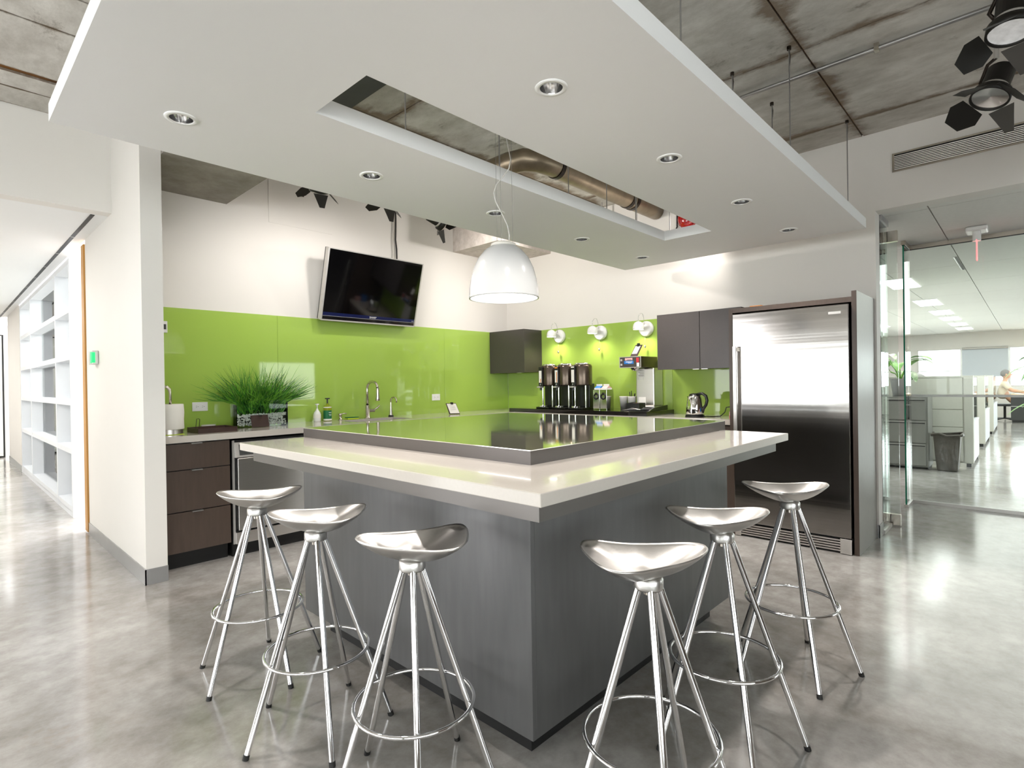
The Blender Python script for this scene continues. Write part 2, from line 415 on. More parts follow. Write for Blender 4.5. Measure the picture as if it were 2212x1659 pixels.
struct(box(-6, 4.93, 2.565, .928, 5.05, ZC + .01).build('wall_header', 'wall'), 'white header wall above the corridor')
struct(box(-3, 5.05, 2.565, .928, 15.2, 2.70).build('ceiling_corridor', 'soffit'), 'low white corridor ceiling')
bb = MB().box(.921, 4.127, 0, .928, 5.975, .1).build('baseboard_left', 'trimsteel'); struct(bb)
bb = MB().box(.921, 4.127, 0, 1.051, 4.134, .1).build('baseboard_partition_end', 'trimsteel'); struct(bb)
bb = MB().box(X - .008, .862, 0, X, .878, .1).box(X - .008, .862, 0, X + .15, .868, .1).build('baseboard_right', 'trimsteel'); struct(bb)

# ------------------------------------------------------------------ suspended ceiling panel with slot
ox0, ox1, oy0, oy1, oz, ot = .337, 4.69, .855, 2.879, 2.353, 2.426
lx0, lx1, ly0, ly1 = 1.059, 3.927, 1.68, 2.053
DX = [.702, 1.58, 2.49, 3.418, 4.316]; DY = [1.271, 2.474]
DL = [(x, y) for y in DY for x in DX if not (x < .8 and y < 2)]
xs = sorted([ox0, ox1, lx0, lx1] + [x + d for x in DX for d in (-.09, .09)])
ys = sorted([oy0, oy1, ly0, ly1] + [y + d for y in DY for d in (-.09, .09)])
sp = MB(); HR = .046
def inslot(a, b): return lx0 - 1e-6 < a < lx1 and ly0 - 1e-6 < b < ly1
for i in range(len(xs) - 1):
    for j in range(len(ys) - 1):
        a0, a1, b0, b1 = xs[i], xs[i + 1], ys[j], ys[j + 1]; ca, cb = (a0 + a1) / 2, (b0 + b1) / 2
        if inslot(ca, cb): continue
        sp.add([(a0, b0, ot), (a1, b0, ot), (a1, b1, ot), (a0, b1, ot)], [(0, 1, 2, 3)])
        hit = [d for d in DL if abs(d[0] - ca) < .01 and abs(d[1] - cb) < .01]
        if not hit:
            sp.add([(a0, b0, oz), (a1, b0, oz), (a1, b1, oz), (a0, b1, oz)], [(3, 2, 1, 0)])
        else:
            n = 32; vi, vo = [], []
            for k in range(n):
                t = 2 * math.pi * k / n; c, s_ = math.cos(t), math.sin(t); q = .09 / max(abs(c), abs(s_))
                vi.append((ca + HR * c, cb + HR * s_, oz)); vo.append((ca + q * c, cb + q * s_, oz))
            sp.add(vi + vo, [(k, (k + 1) % n, n + (k + 1) % n, n + k) for k in range(n)])
def ring(x0, x1, y0, y1):
    c = [(x0, y0), (x1, y0), (x1, y1), (x0, y1)]
    sp.add([(a, b, z) for z in (oz, ot) for a, b in c], [(k, (k + 1) % 4, 4 + (k + 1) % 4, 4 + k) for k in range(4)])
ring(ox0, ox1, oy0, oy1); ring(lx0, lx1, ly0, ly1)
cp = thing('suspended_ceiling_panel', 'large white suspended ceiling panel with a long slot above the island', 'ceiling panel', (2.5, 1.87, oz))
sp.build('panel', 'soffit', cp)
for hx, hy in [(3.415, .99), (4.02, 1.28), (4.70, .97), (2.05, .99), (3.45, 1.33), (.62, 2.6), (1.6, 2.2), (2.25, 2.2), (2.9, 2.2), (3.35, 2.2), (3.75, 2.2), (4.3, 2.2), (4.45, 2.6)]:
    h = MB().cyl((hx, hy, ot), (hx, hy, ZC), .0035, n=6).build('hanger_rod', 'wire', cp)
    MB().cyl((hx, hy, ZC - .02), (hx, hy, ZC), .012, n=8).tube([(hx + .003, hy, ZC - .02), (hx + .018, hy, ZC - .05), (hx + .01, hy, ZC - .09), (hx, hy, ZC - .12)], .003, 5).build('anchor', 'brownmetal', h)
# downlights
names = {0: 'nearest the corridor', 1: 'second from the corridor', 2: 'middle', 3: 'second from the fridge', 4: 'nearest the far wall'}
for k, (x, y) in enumerate(DL):
    i = min(range(5), key=lambda q: abs(DX[q] - x))
    row = 'camera-side row of the ceiling panel' if y < 2 else 'back row of the ceiling panel'
    d = thing('downlight', 'chrome downlight %s, %s' % (names[i], row), 'downlight', (x, y, oz), 'recessed downlights in the white ceiling panel')
    MB().lathe([(HR - .004, 0), (HR - .002, -.005), (.060, -.003), (.0605, 0)], (x, y, oz), 36).build('trim_ring', 'white', d)
    MB().lathe([(HR - .004, -.002), (.043, .03), (.034, .066), (.02, .068)], (x, y, oz), 28).build('reflector', 'reflector', d)
    MB().lathe([(0, .054), (.030, .054)], (x, y, oz), 20).build('lamp', 'dlamp', d)
    if k < 9: spot('downlight_beam', (x, y, oz - .006), (x, y, 0), 22, 124, .75, .035)

# ------------------------------------------------------------------ green glass backsplash
gz0, gz1 = .931, 1.895
gseams = [1.05, 2.124, 4.042, X - .008]
gl = ['left, behind the grass planter', 'middle, behind the tap and television', 'right, beside the corner cabinet']
for k in range(3):
    o = box(gseams[k] + .001, Y - .007, gz0, gseams[k + 1] - .001, Y - .001, gz1).build('backsplash_panel', 'green')
    tag(o, 'glossy green glass backsplash panel on the back wall, ' + gl[k], 'backsplash panel', 'green glass backsplash panels')
gs2 = [1.80, 2.60, Y - .008]; gl2 = ['behind the kettle', 'behind the coffee urns and sconces']
for k in range(2):
    o = box(X - .007, gs2[k] + .001, gz0, X - .001, gs2[k + 1] - .001, gz1).build('backsplash_panel', 'green')
    tag(o, 'glossy green glass backsplash panel on the right wall, ' + gl2[k], 'backsplash panel', 'green glass backsplash panels')

# ------------------------------------------------------------------ island
icx0, icx1, icy0, icy1, icz, icb = 1.143, 3.27, .978, 3.125, .962, .922
px0, px1, py0, py1, pz = 1.296, 2.853, 1.155, 2.70, .125
isl = thing('island_base', 'dark steel-faced kitchen island base on a black recessed plinth', 'kitchen island', (2.1, 1.95, 0))
box(px0, py0, pz, px0 + .02, py1, .862).build('side_panel', 'base', isl, bevel=.0015)
box(px0 + .02, py0, pz, px1, py0 + .02, .862).build('front_panel', 'base', isl, bevel=.0015)
box(px0 + .02, py1 - .02, pz, px1, py1, .862).build('end_panel', 'base', isl)
box(px1 - .02, py0 + .02, pz, px1, py1 - .02, .862).build('end_panel', 'base', isl)
box(1.398, 1.254, 0, px1 - .01, py1 - .06, pz).build('toe_kick', 'toe', isl)
box(px0 + .03, py0 + .03, .835, px1 - .03, py1 - .03, .862).build('sub_top', 'base', isl)
bar = thing('bar_counter', 'thick white quartz bar counter running round two sides of the island', 'counter', (2.2, 2.05, .86))
MB().prism([(icx0, icy0), (icx1, icy0), (icx1, icy0 + .9), (icx0 + .9, icy1), (icx0, icy1)], icb, icz).build('quartz_top', 'quartz', bar, bevel=.003)
sk = MB().box(1.205, 1.038, .860, 3.25, 1.05, icb).box(1.205, 1.05, .860, 1.217, 3.10, icb).box(3.238, 1.05, .86, 3.25, 1.9, icb).box(1.217, 3.088, .86, 2.0, 3.10, icb)
sk.build('steel_apron', 'skirt', bar)
MB().prism([(1.217, 1.05), (3.238, 1.05), (3.238, 1.9), (2.0, 3.088), (1.217, 3.088)], .862, icb - .001).build('under_panel', 'skirt', bar)
tp = thing('raised_island_top', 'polished dark metal raised block top in the middle of the island', 'island top', (2.4, 2.25, icz))
bx0, by0, bx1, by1, bz = 1.512, 1.34, 3.29, 3.14, 1.017
box(bx0, by0, bz - .003, bx1, by1, bz).build('polished_top', 'topsteel', tp)
box(bx0, by0, icz, bx1, by1, bz - .003).build('metal_edge', 'edge', tp)

# ------------------------------------------------------------------ bar stools
OUT = [(-.170, 0), (-.163, .026), (-.140, .052), (-.10, .073), (-.05, .09), (0, .104), (.05, .122), (.09, .138), (.125, .142), (.15, .128), (.165, .095), (.172, .05), (.173, 0)]
OUT = OUT + [(u, -v) for u, v in OUT[-2:0:-1]]
def resample(P, n):
    # closed Catmull-Rom
    m = len(P); out = []
    for k in range(n):
        t = k * m / n; i = int(t); q = t - i
        p = [Vector(P[(i + d - 1) % m] + (0,)) for d in range(4)]
        out.append(.5 * ((2 * p[1]) + (p[2] - p[0]) * q + (2 * p[0] - 5 * p[1] + 4 * p[2] - p[3]) * q * q + (3 * p[1] - p[0] - 3 * p[2] + p[3]) * q ** 3))
    return out
def make_stool(label):
    st = thing('bar_stool', label, 'bar stool', (0, 0, 0), 'cast aluminium bar stools round the island')
    n = 56; O = resample(OUT, n); sm = MB()
    def rimz(u, v): return .782 + .017 * max(0, -u / .17) ** 2 + .012 * max(0, (u - .02) / .15) ** 2 + .004 * (abs(v) / .14) ** 2
    def surf(t, p, inner):
        u, v = p.x * t, p.y * t; zr = rimz(p.x, p.y); zb = .7355 if inner else .7275
        q = t ** 2.1
        z = zb + (zr - zb) * q
        if inner: z += .007 * math.exp(-((u + .01) / .022) ** 2) * (1 - t) * 1.0
        return (u, v, z)
    rings = [.06, .2, .35, .5, .64, .76, .86, .93, .975]
    vs = []
    for t in rings: vs += [surf(t, p, True) for p in O]
    vs += [(p.x, p.y, rimz(p.x, p.y) + .002) for p in O]                      # rim top
    vs += [(p.x * 1.02, p.y * 1.02, rimz(p.x, p.y) - .002) for p in O]
    for t in reversed(rings): vs += [tuple(Vector(surf(t, p, False)) - Vector((0, 0, .002 + .004 * t))) for p in O]
    m = 2 * len(rings) + 2
    fs = [(j * n + i, j * n + (i + 1) % n, (j + 1) * n + (i + 1) % n, (j + 1) * n + i) for j in range(m - 1) for i in range(n)]
    fs += [tuple(range(n))[::-1], tuple(range((m - 1) * n, m * n))]
    sm.add(vs, fs, True); sm.build('seat', 'alu', st)
    MB().lathe([(0, .693), (.040, .693), (.041, .697), (.041, .720), (.038, .724), (.034, .728), (0, .729)], n=32).build('hub', 'alu', st)
    MB().cyl((0, 0, .676), (0, 0, .695), .014, n=14).build('swivel_bolt', 'nickel', st)
    for k in range(5):
        a = 2 * math.pi * k / 5; c, s_ = math.cos(a), math.sin(a)
        lg = MB().cyl((.261 * c, .261 * s_, .010), (.031 * c, .031 * s_, .698), .0098, n=14).build('leg', 'chrome', st)
        MB().cyl((.2645 * c, .2645 * s_, 0), (.260 * c, .260 * s_, .016), .0108, n=14).build('foot_cap', 'rubber', lg)
    MB().torus((0, 0, .285), .184, .0062, n=64).build('foot_ring', 'chrome', st)
    return st
stool0 = make_stool('')
# location, seat direction (where the narrow tip points), leg phase
SP = [((.994, 2.526), 136, -13, 'bar stool standing furthest back on the left, in front of the dishwasher'),
      ((.978, 1.946), 136, 36, 'middle bar stool of the three along the left face of the island'),
      ((1.018, 1.40), 137, 20, 'bar stool nearest the island corner on its lighter left face'),
      ((1.36, .775), -38, 5, 'bar stool nearest the island corner on its darker right face'),
      ((1.925, .80), -40, 6, 'middle bar stool of the three along the right face of the island'),
      ((2.60, .775), -42, 2, 'bar stool standing furthest right, in front of the fridge')]
for k, ((x, y), sd, lp, lab) in enumerate(SP):
    st = stool0 if k == 0 else copy_tree(stool0)
    st['label'] = 'chrome ' + lab
    st.location = (x, y, 0)
    st.rotation_euler = (0, 0, R(lp))
    for ch in st.children:
        if ch.name.startswith('seat'): ch.rotation_euler = (0, 0, R(sd - 180 - lp))

# ------------------------------------------------------------------ base cabinets, dishwasher, counters
KZ, KB, KY = .931, .885, 4.258
dc = thing('drawer_cabinet', 'dark brown three-drawer base cabinet beside the white partition', 'cabinet', (1.28, 4.57, 0))
box(1.053, 4.30, .12, 1.498, 4.87, KB - .002).build('carcass', 'toe', dc)
box(1.06, 4.36, 0, 1.498, 4.87, .12).build('toe_kick', 'toe', dc)
for z0, z1 in ((.695, .876), (.405, .688), (.122, .398)):
    dr = box(1.056, 4.278, z0, 1.495, 4.30, z1).build('drawer', 'cab', dc, bevel=.001)
    MB().box(1.24, 4.268, z1 + .0005, 1.31, 4.30, z1 + .0025).box(1.24, 4.266, z1 - .006, 1.31, 4.268, z1 + .0025).build('pull', 'alu', dr)
dw = thing('dishwasher', 'stainless steel dishwasher with a grey control panel under the white counter', 'dishwasher', (1.825, 4.57, 0))
box(1.515, 4.30, .10, 2.12, 4.86, .868).build('body', 'toe', dw)
box(1.545, 4.262, .20, 2.11, 4.30, .735).build('door', 'steel', dw, bevel=.004)
box(1.515, 4.285, .10, 1.53, 4.30, .868).build('side_trim', 'silver', dw)
MB().add([(1.53, 4.262, .74), (2.11, 4.262, .74), (2.11, 4.288, .852), (1.53, 4.288, .852), (1.53, 4.31, .74), (2.11, 4.31, .74), (2.11, 4.31, .852), (1.53, 4.31, .852)],
         [(0, 1, 2, 3), (4, 7, 6, 5), (0, 3, 7, 4), (1, 5, 6, 2), (3, 2, 6, 7), (0, 4, 5, 1)]).build('control_panel', 'silver', dw, bevel=.002)
cpn = MB().add([(1.56, 4.262, .757), (2.07, 4.262, .757), (2.07, 4.279, .835), (1.56, 4.279, .835), (1.56, 4.27, .757), (2.07, 4.27, .757), (2.07, 4.287, .835), (1.56, 4.287, .835)],
         [(0, 1, 2, 3), (4, 7, 6, 5), (0, 3, 7, 4), (1, 5, 6, 2), (3, 2, 6, 7), (0, 4, 5, 1)]).build('display_strip', 'charcoal', dw)
MB().obox((1.625, 4.2695, .806), (.04, 0, 0), (0, .001, 0), (0, .0006, .003)).obox((1.61, 4.266, .79), (.022, 0, 0), (0, .001, 0), (0, .0006, .0025)).build('panel_print', 'text', cpn)
box(1.53, 4.268, .10, 2.11, 4.30, .185).build('kick_plate', 'steel', dw, bevel=.002)
box(1.52, 4.33, 0, 2.12, 4.86, .1).build('plinth', 'toe', dw)
for i, (a, b) in enumerate(((2.135, 2.75), (2.755, 3.37), (3.375, 3.99), (3.995, 4.53))):
    c = thing('base_cabinet', 'dark brown base cabinet under the back counter, %s' % ['next to the dishwasher', 'under the sink left', 'under the sink right', 'nearest the corner'][i], 'cabinet', ((a + b) / 2, 4.57, 0), 'base cabinets behind the island')
    box(a, 4.30, .12, b, 4.87, .62 if i in (1, 2) or i == 0 else KB - .002).build('carcass', 'toe', c)
    box(a, 4.36, 0, b, 4.87, .12).build('toe_kick', 'toe', c)
    d = box(a + .002, 4.278, .122, b - .002, 4.30, .876).build('door', 'cab', c, bevel=.001)
    box((a + b) / 2 - .035, 4.266, .874, (a + b) / 2 + .035, 4.30, .879).build('pull', 'alu', d)
for i, (a, b) in enumerate(((1.80, 2.40), (2.405, 3.0), (3.005, 3.6), (3.605, 4.22))):
    c = thing('base_cabinet', 'dark brown base cabinet under the coffee counter, %s' % ['next to the fridge', 'under the coffee machine', 'under the milk boxes', 'under the coffee urns'][i], 'cabinet', (4.84, (a + b) / 2, 0), 'base cabinets under the coffee counter')
    box(4.60, a, .12, 5.09, b, KB - .002).build('carcass', 'toe', c)
    box(4.66, a, 0, 5.09, b, .12).build('toe_kick', 'toe', c)
    d = box(4.578, a + .002, .122, 4.60, b - .002, .876).build('door', 'cab', c, bevel=.001)
    box(4.566, (a + b) / 2 - .035, .874, 4.60, (a + b) / 2 + .035, .879).build('pull', 'alu', d)
sx0, sx1, sy0, sy1 = 2.62, 3.22, 4.39, 4.72
ct = MB().box(1.051, KY, KB, sx0, Y - .008, KZ).box(sx1, KY, KB, X - .008, Y - .008, KZ).box(sx0, KY, KB, sx1, sy0, KZ).box(sx0, sy1, KB, sx1, Y - .008, KZ)
ct.box(4.555, 1.79, KB, X - .008, KY, KZ)
tag(ct.build('worktop', 'quartz'), 'white quartz worktop running along the back and right walls', 'worktop')
sk = thing('kitchen_sink', 'undermounted stainless steel sink in the white worktop', 'sink', ((sx0 + sx1) / 2, (sy0 + sy1) / 2, .70))
MB().box(sx0 - .01, sy0 - .01, .70, sx1 + .01, sy1 + .01, .705).box(sx0 - .01, sy0 - .01, .705, sx0, sy1 + .01, KB - .001).box(sx1, sy0 - .01, .705, sx1 + .01, sy1 + .01, KB - .001).box(sx0, sy0 - .01, .705, sx1, sy0, KB - .001).box(sx0, sy1, .705, sx1, sy1 + .01, KB - .001).build('basin', 'steel', sk)
MB().lathe([(0, .7065), (.03, .7065), (.045, .711)], ((sx0 + sx1) / 2, (sy0 + sy1) / 2, 0), 20).build('drain', 'chrome', sk)
slab = box(4.552, 2.585, KZ + .0005, X - .008, 4.35, .972).build('coffee_shelf', 'blackgloss', bevel=.002)
tag(slab, 'glossy black raised shelf under the coffee urns and machine', 'shelf')

# ------------------------------------------------------------------ upper cabinets
cc = thing('wall_cabinet', 'dark grey wall cabinet in the corner beside the coffee urns', 'cabinet', (4.93, 4.59, 1.38))
box(4.79, 4.305, 1.384, X - .008, Y - .008, 1.893).build('carcass', 'cabup', cc)
d = box(4.771, 4.303, 1.38, 4.789, Y - .009, 1.893).build('door', 'cabup', cc, bevel=.001)
box(4.765, 4.36, 1.376, 4.79, 4.42, 1.38).build('pull', 'alu', d)
uc = thing('wall_cabinet', 'dark grey two-door wall cabinet left of the fridge', 'cabinet', (4.93, 2.18, 1.365))
box(4.79, 1.79, 1.37, X - .008, 2.586, 1.888).build('carcass', 'cabup', uc)
for a, b, py in ((2.166, 2.586, 2.20), (1.79, 2.162, 2.12)):
    d = box(4.771, a, 1.366, 4.789, b, 1.888).build('door', 'cabup', uc, bevel=.001)
    box(4.765, py - .03, 1.361, 4.79, py + .03, 1.3655).build('pull', 'alu', d)

# ------------------------------------------------------------------ fridge and its surround
en = thing('fridge_surround', 'dark brown panel surround enclosing the tall fridge', 'fridge surround', (4.79, 1.33, 0))
box(4.486, .881, 0, X - .002, .913, 1.883).build('side_panel', 'greylam', en, bevel=.001)
box(4.4855, .8815, .001, 4.487, .9125, 1.882).build('edge_band', 'cab', en)
box(4.486, 1.756, 0, X - .008, 1.786, 1.83).build('side_panel', 'cab', en)
box(4.49, .914, 1.805, X - .008, 1.786, 1.842).build('top_panel', 'cab', en)
box(4.55, 1.55, 1.843, 4.7, 1.64, 1.856).build('top_block', 'wood', en)
fr = thing('fridge', 'tall single-door stainless steel fridge with a vented grille at the floor', 'fridge', (4.77, 1.33, 0))
box(4.53, .93, .02, 5.06, 1.742, 1.79).build('body', 'toe', fr)
fd = box(4.462, .925, .118, 4.53, 1.748, 1.791).build('door', 'steelh', fr, bevel=.005)
h = MB().box(4.405, 1.700, .60, 4.422, 1.728, 1.53)
h.build('handle', 'steel', fd, bevel=.003)
MB().box(4.42, 1.703, 1.49, 4.464, 1.725, 1.52).box(4.42, 1.703, .61, 4.464, 1.725, .64).build('handle_mount', 'nickel', fd)
box(4.4605, .975, 1.725, 4.4625, 1.055, 1.743).build('badge', 'silver', fd)
box(4.50, .925, .0, 4.53, 1.748, .116).build('grille_back', 'toe', fr)
for k in range(5):
    z = .016 + .0185 * k
    box(4.474, 1.0, z, 4.50, 1.70, z + .0105).build('grille_slat', 'steel', fr)
box(4.463, .925, .004, 4.50, .998, .112).build('grille_corner', 'steel', fr, bevel=.003)
box(4.463, 1.70, .004, 4.50, 1.748, .112).build('grille_corner', 'steel', fr, bevel=.003)

# ------------------------------------------------------------------ television
tv = bpy.data.objects.new('television', None); COL.objects.link(tv)
tag(tv, 'black flat television tilted down on the white wall above the green backsplash', 'television')
ORG[tv] = Vector((0, 0, 0))
W2, H = .53, .663
MB().box(-W2, 0, 0, W2, .075, H).build('casing', 'bezel', tv, bevel=.004)
MB().box(-W2 - .004, -.003, .0, -W2 + .012, .05, H).box(W2 - .012, -.003, 0, W2 + .004, .05, H).box(-W2, -.003, H - .008, W2, .05, H + .002).box(-W2, -.004, -.006, W2, .05, .008).build('silver_frame', 'silver', tv, bevel=.002)
box(-W2 + .012, -.004, .075, W2 - .012, .0, H - .012).build('screen', 'screen', tv)
box(-W2 + .014, -.0042, .044, W2 - .014, 0, .075).build('lower_bezel', 'blueblk', tv)
box(-W2 + .014, -.0055, .040, W2 - .014, 0, .0425).build('trim_line', 'silver', tv)
box(-W2 + .012, -.004, .008, W2 - .012, 0, .04).build('speaker_bar', 'bezel', tv)
text('brand_lettering', 'SHARP', .026, (0.015, -.0052, .058), (1, 0, 0), (0, 0, 1), 'text', tv)
MB().box(W2 - .045, -.0055, .054, W2 - .036, -.004, .058).box(W2 - .03, -.0055, .054, W2 - .024, -.004, .059).build('indicator_light', 'text', tv)
tv.location = (3.007, 4.768, 1.877); tv.rotation_euler = (R(15.8), 0, 0)
MB().box(-.2, .075, .2, .2, .088, .46).build('mount_plate', 'black', tv)
mt = thing('television_mount', 'black wall bracket holding the television', 'wall bracket', (3.0, Y, 2.1))
MB().box(2.85, Y - .03, 2.05, 3.15, Y - .001, 2.4).box(2.97, Y - .135, 2.16, 3.03, Y - .03, 2.22).build('arm', 'black', mt)
cb = MB().tube([(3.40, Y - .012, 3.17), (3.402, Y - .012, 3.0), (3.398, Y - .012, 2.86), (3.395, Y - .012, 2.8), (3.407, Y - .012, 2.7), (3.402, Y - .02, 2.55), (3.38, Y - .06, 2.3)], .0075, 8)
tag(cb.build('television_cable', 'cord'), 'black cable dropping down the wall to the television', 'cable')
cb = MB().tube([(3.375, Y - .012, 3.17), (3.375, Y - .012, 3.0), (3.362, Y - .012, 2.8), (3.368, Y - .012, 2.65), (3.365, Y - .02, 2.5), (3.35, Y - .06, 2.3)], .0065, 8)
tag(cb.build('television_cable', 'cream'), 'white cable beside the black one above the television', 'cable')

# ------------------------------------------------------------------ pendant lamp
PX, PY, PZ = 2.03, 1.965, 1.70
pd = thing('pendant_lamp', 'white dome pendant lamp hanging through the ceiling slot over the island', 'pendant lamp', (PX, PY, PZ))
prof = [(.180, 0), (.181, .006), (.178, .05), (.170, .10), (.155, .155), (.132, .205), (.100, .245), (.068, .268), (.060, .272)]
inn = [(r - .006, z + (.0 if z < .01 else -.004)) for r, z in prof]
MB().lathe(prof + inn[::-1], (PX, PY, PZ), 64, closed=True).build('shade', 'shadewhite', pd)
MB().lathe([(0, .20), (.10, .19), (.145, .14), (.165, .07), (.1725, .012)], (PX, PY, PZ), 48).build('inner_diffuser', 'lampin', pd)
MB().lathe([(.062, .266), (.066, .27), (.064, .282), (.05, .288), (0, .288)], (PX, PY, PZ), 32).build('cap', 'cream', pd)
for sx, sy in ((-.035, -.02), (.04, -.03), (0, .045)):
    MB().cyl((PX + sx, PY + sy, PZ + .285), (PX + sx, PY + sy, ZC), .0009, n=5).build('suspension_wire', 'wire', pd)
dxr, dyr = Rt.x, Rt.y
cz = [(.03, .287), (.032, .33), (.022, .38), (-.005, .44), (-.035, .5), (-.045, .545), (-.03, .59), (.005, .63), (.035, .67), (.045, .715), (.035, .77), (.02, .85), (.0, 1.0), (0, ZC - PZ)]
MB().tube([(PX + dxr * a, PY + dyr * a, PZ + b) for a, b in cz], .0032, 6).build('power_cord', 'clear', pd)
spot('pendant_beam', (PX, PY, PZ + .05), (PX, PY, 0), 9, 125, .5, .10)

# ------------------------------------------------------------------ wall sconces
scn = ['leftmost, nearest the corner cabinet', 'middle of the three', 'rightmost, above the coffee machine']
for k, (y, z) in enumerate(((4.015, 1.80), (3.44, 1.80), (2.875, 1.80))):
    sc = thing('wall_sconce', 'small white dome wall sconce on green glass, ' + scn[k], 'wall lamp', (X - .008, y, z), 'white wall sconces')
    MB().lathe([(0, .045), (.06, .045), (.076, .035), (.080, .02), (.080, 0), (0, 0)], (X - .008, y, z), 36, axis=(-1, 0, 0)).build('back_plate', 'white', sc)
    cx, cy, czz = X - .155, y + .015, z + .02
    pr = [(.056, -.030), (.056, -.01), (.05, .018), (.036, .038), (.016, .048), (0, .05)]
    MB().lathe(pr + [(r * .93, zz - .003) for r, zz in pr[::-1]], (cx, cy, czz), 28).build('shade', 'white', sc)
    MB().lathe([(0, -.02), (.045, -.022)], (cx, cy, czz), 20).build('bulb', 'bulb', sc)
    MB().tube([(cx + .0, cy, czz + .048), (cx + .003, cy, czz + .10), (cx + .03, cy - .01, czz + .135), (cx + .065, cy - .012, czz + .13), (cx + .09, cy - .012, czz + .09), (cx + .095, cy - .012, czz + .02)], .0022, 6).build('wire_loop', 'chrome', sc)
    pc = MB().tube([(X - .05, y, z - .075), (X - .05, y, z - .17)], .0014, 5).build('pull_cord', 'wire', sc)
    MB().ball((X - .05, y, z - .185), .012, .012, .017, 10, 6).build('cord_ball', 'chrome', pc)
    spot('sconce_beam', (cx, cy, czz - .035), (cx, cy, 0), 3.5, 150, .8, .03, (1, .88, .70))

# ------------------------------------------------------------------ track lights
def barn_lamp(name, label, cat, loc, aim, size, group, lens=True, flaps=4, power=0, cone=70):
    root = thing(name, label, cat, loc, group)
    L = Vector(loc); d = Vector(aim).normalized(); a = d.cross(Vector((0, 0, 1))).normalized(); b = a.cross(d)
    s = size
    MB().lathe([(0, -1.9 * s), (.62 * s, -1.9 * s), (.7 * s, -1.8 * s), (.7 * s, -.25 * s), (.78 * s, -.2 * s), (.8 * s, 0)], L, 28, axis=d).build('housing', 'flap', root)
    MB().lathe([(.70 * s, -.55 * s), (.75 * s, -.53 * s), (.75 * s, -.32 * s), (.70 * s, -.3 * s)], L, 28, axis=d).build('collar', 'silver', root)
    MB().lathe([(.8 * s, -.28 * s), (.98 * s, -.22 * s), (1.0 * s, .22 * s), (.92 * s, .25 * s), (.88 * s, .1 * s)], L, 32, axis=d).build('front_ring', 'flap', root)
    MB().lathe([(0, .02 * s), (.5 * s, .06 * s), (.9 * s, .12 * s)], L, 28, axis=d).build('lens', 'lensgrey' if lens else 'reflector', root)
    for k in range(flaps):
        e, g = [(a, b), (b, -a), (-a, -b), (-b, a)][k]
        base = L + d * (.24 * s) + e * (.98 * s); out = (d * .62 + e * .78).normalized()
        w0, w1, ln = (.72 * s, .5 * s, 1.5 * s) if k % 2 else (.8 * s, 1.05 * s, 1.35 * s)
        pts = [base - g * w0, base + g * w0, base + out * (ln * .45) + g * w1, base + out * ln + g * (w1 * .5), base + out * ln - g * (w1 * .5), base + out * (ln * .45) - g * w1]
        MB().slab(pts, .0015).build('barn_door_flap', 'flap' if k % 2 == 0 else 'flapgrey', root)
    MB().tube([L - d * s + a * .72 * s, L - d * s + a * .95 * s + Vector((0, 0, .4 * s)), L - d * s + a * .5 * s + Vector((0, 0, 1.3 * s)), L - d * s + Vector((0, 0, 1.45 * s))], .10 * s, 8).build('yoke', 'brownmetal', root)
    st = L - d * s + Vector((0, 0, 1.4 * s))
    MB().cyl(st, (st.x, st.y, ZC), .13 * s, n=12).build('stem', 'silver', root)
    if power: spot(name + '_beam', tuple(L + d * (.35 * s)), tuple(L + d * 3), power, cone, .9, .04)
    return root
barn_lamp('track_spotlight', 'upper black barn-door spotlight at the top right corner', 'spotlight', (3.30, .045, 2.80), (-.25, .08, -1), .09, 'black barn-door spotlights')
barn_lamp('track_spotlight', 'lower black tubular barn-door spotlight near the wall vent', 'spotlight', (3.72, .13, 2.69), (-.42, .30, -1), .085, 'black barn-door spotlights', lens=False, power=0)
for k, (x, y, z) in enumerate(((2.03, 3.9, 2.76), (2.63, 3.9, 2.78), (3.22, 3.9, 2.74))):
    barn_lamp('track_spotlight', 'black barn-door spotlight peeking below the ceiling panel, %s' % ['leftmost, above the planter', 'just left of the television cable', 'right of the television beside the corner slab'][k], 'spotlight', (x, y, z), ((.15, .75, -1), (.05, .75, -1), (1, -.15, -.38))[k], .075, 'spotlights behind the ceiling panel', lens=False, power=(11, 11, 33)[k], cone=150)
for k, (x, y) in enumerate(((4.9, 3.35), (4.9, 1.95))):
    barn_lamp('track_spotlight', 'black barn-door spotlight hidden above the panel near the right wall, %s' % ['over the urns', 'over the cabinets'][k], 'spotlight', (x, y, 2.80), ((-.9, .55, -.55), (-.3, .8, -.9))[k], .07, 'spotlights by the right wall', lens=False, power=(30, 24)[k], cone=120)
tk = MB().tube([(3.75, 3.0, 3.155), (3.75, -1.5, 3.155)], .0125, 10)
cd = tk.build('ceiling_conduit', 'wire'); tag(cd, 'thin steel conduit running along the concrete ceiling', 'conduit')
for yy in (1.5, .62, -.1):
    MB().box(3.73, yy - .012, 3.138, 3.77, yy + .012, 3.18).build('clamp', 'nickel', cd)
tag(box(1.5, 3.885, 3.10, 4.1, 3.915, 3.18).build('light_track', 'flap'), 'black lighting track on the ceiling behind the white panel', 'light track')

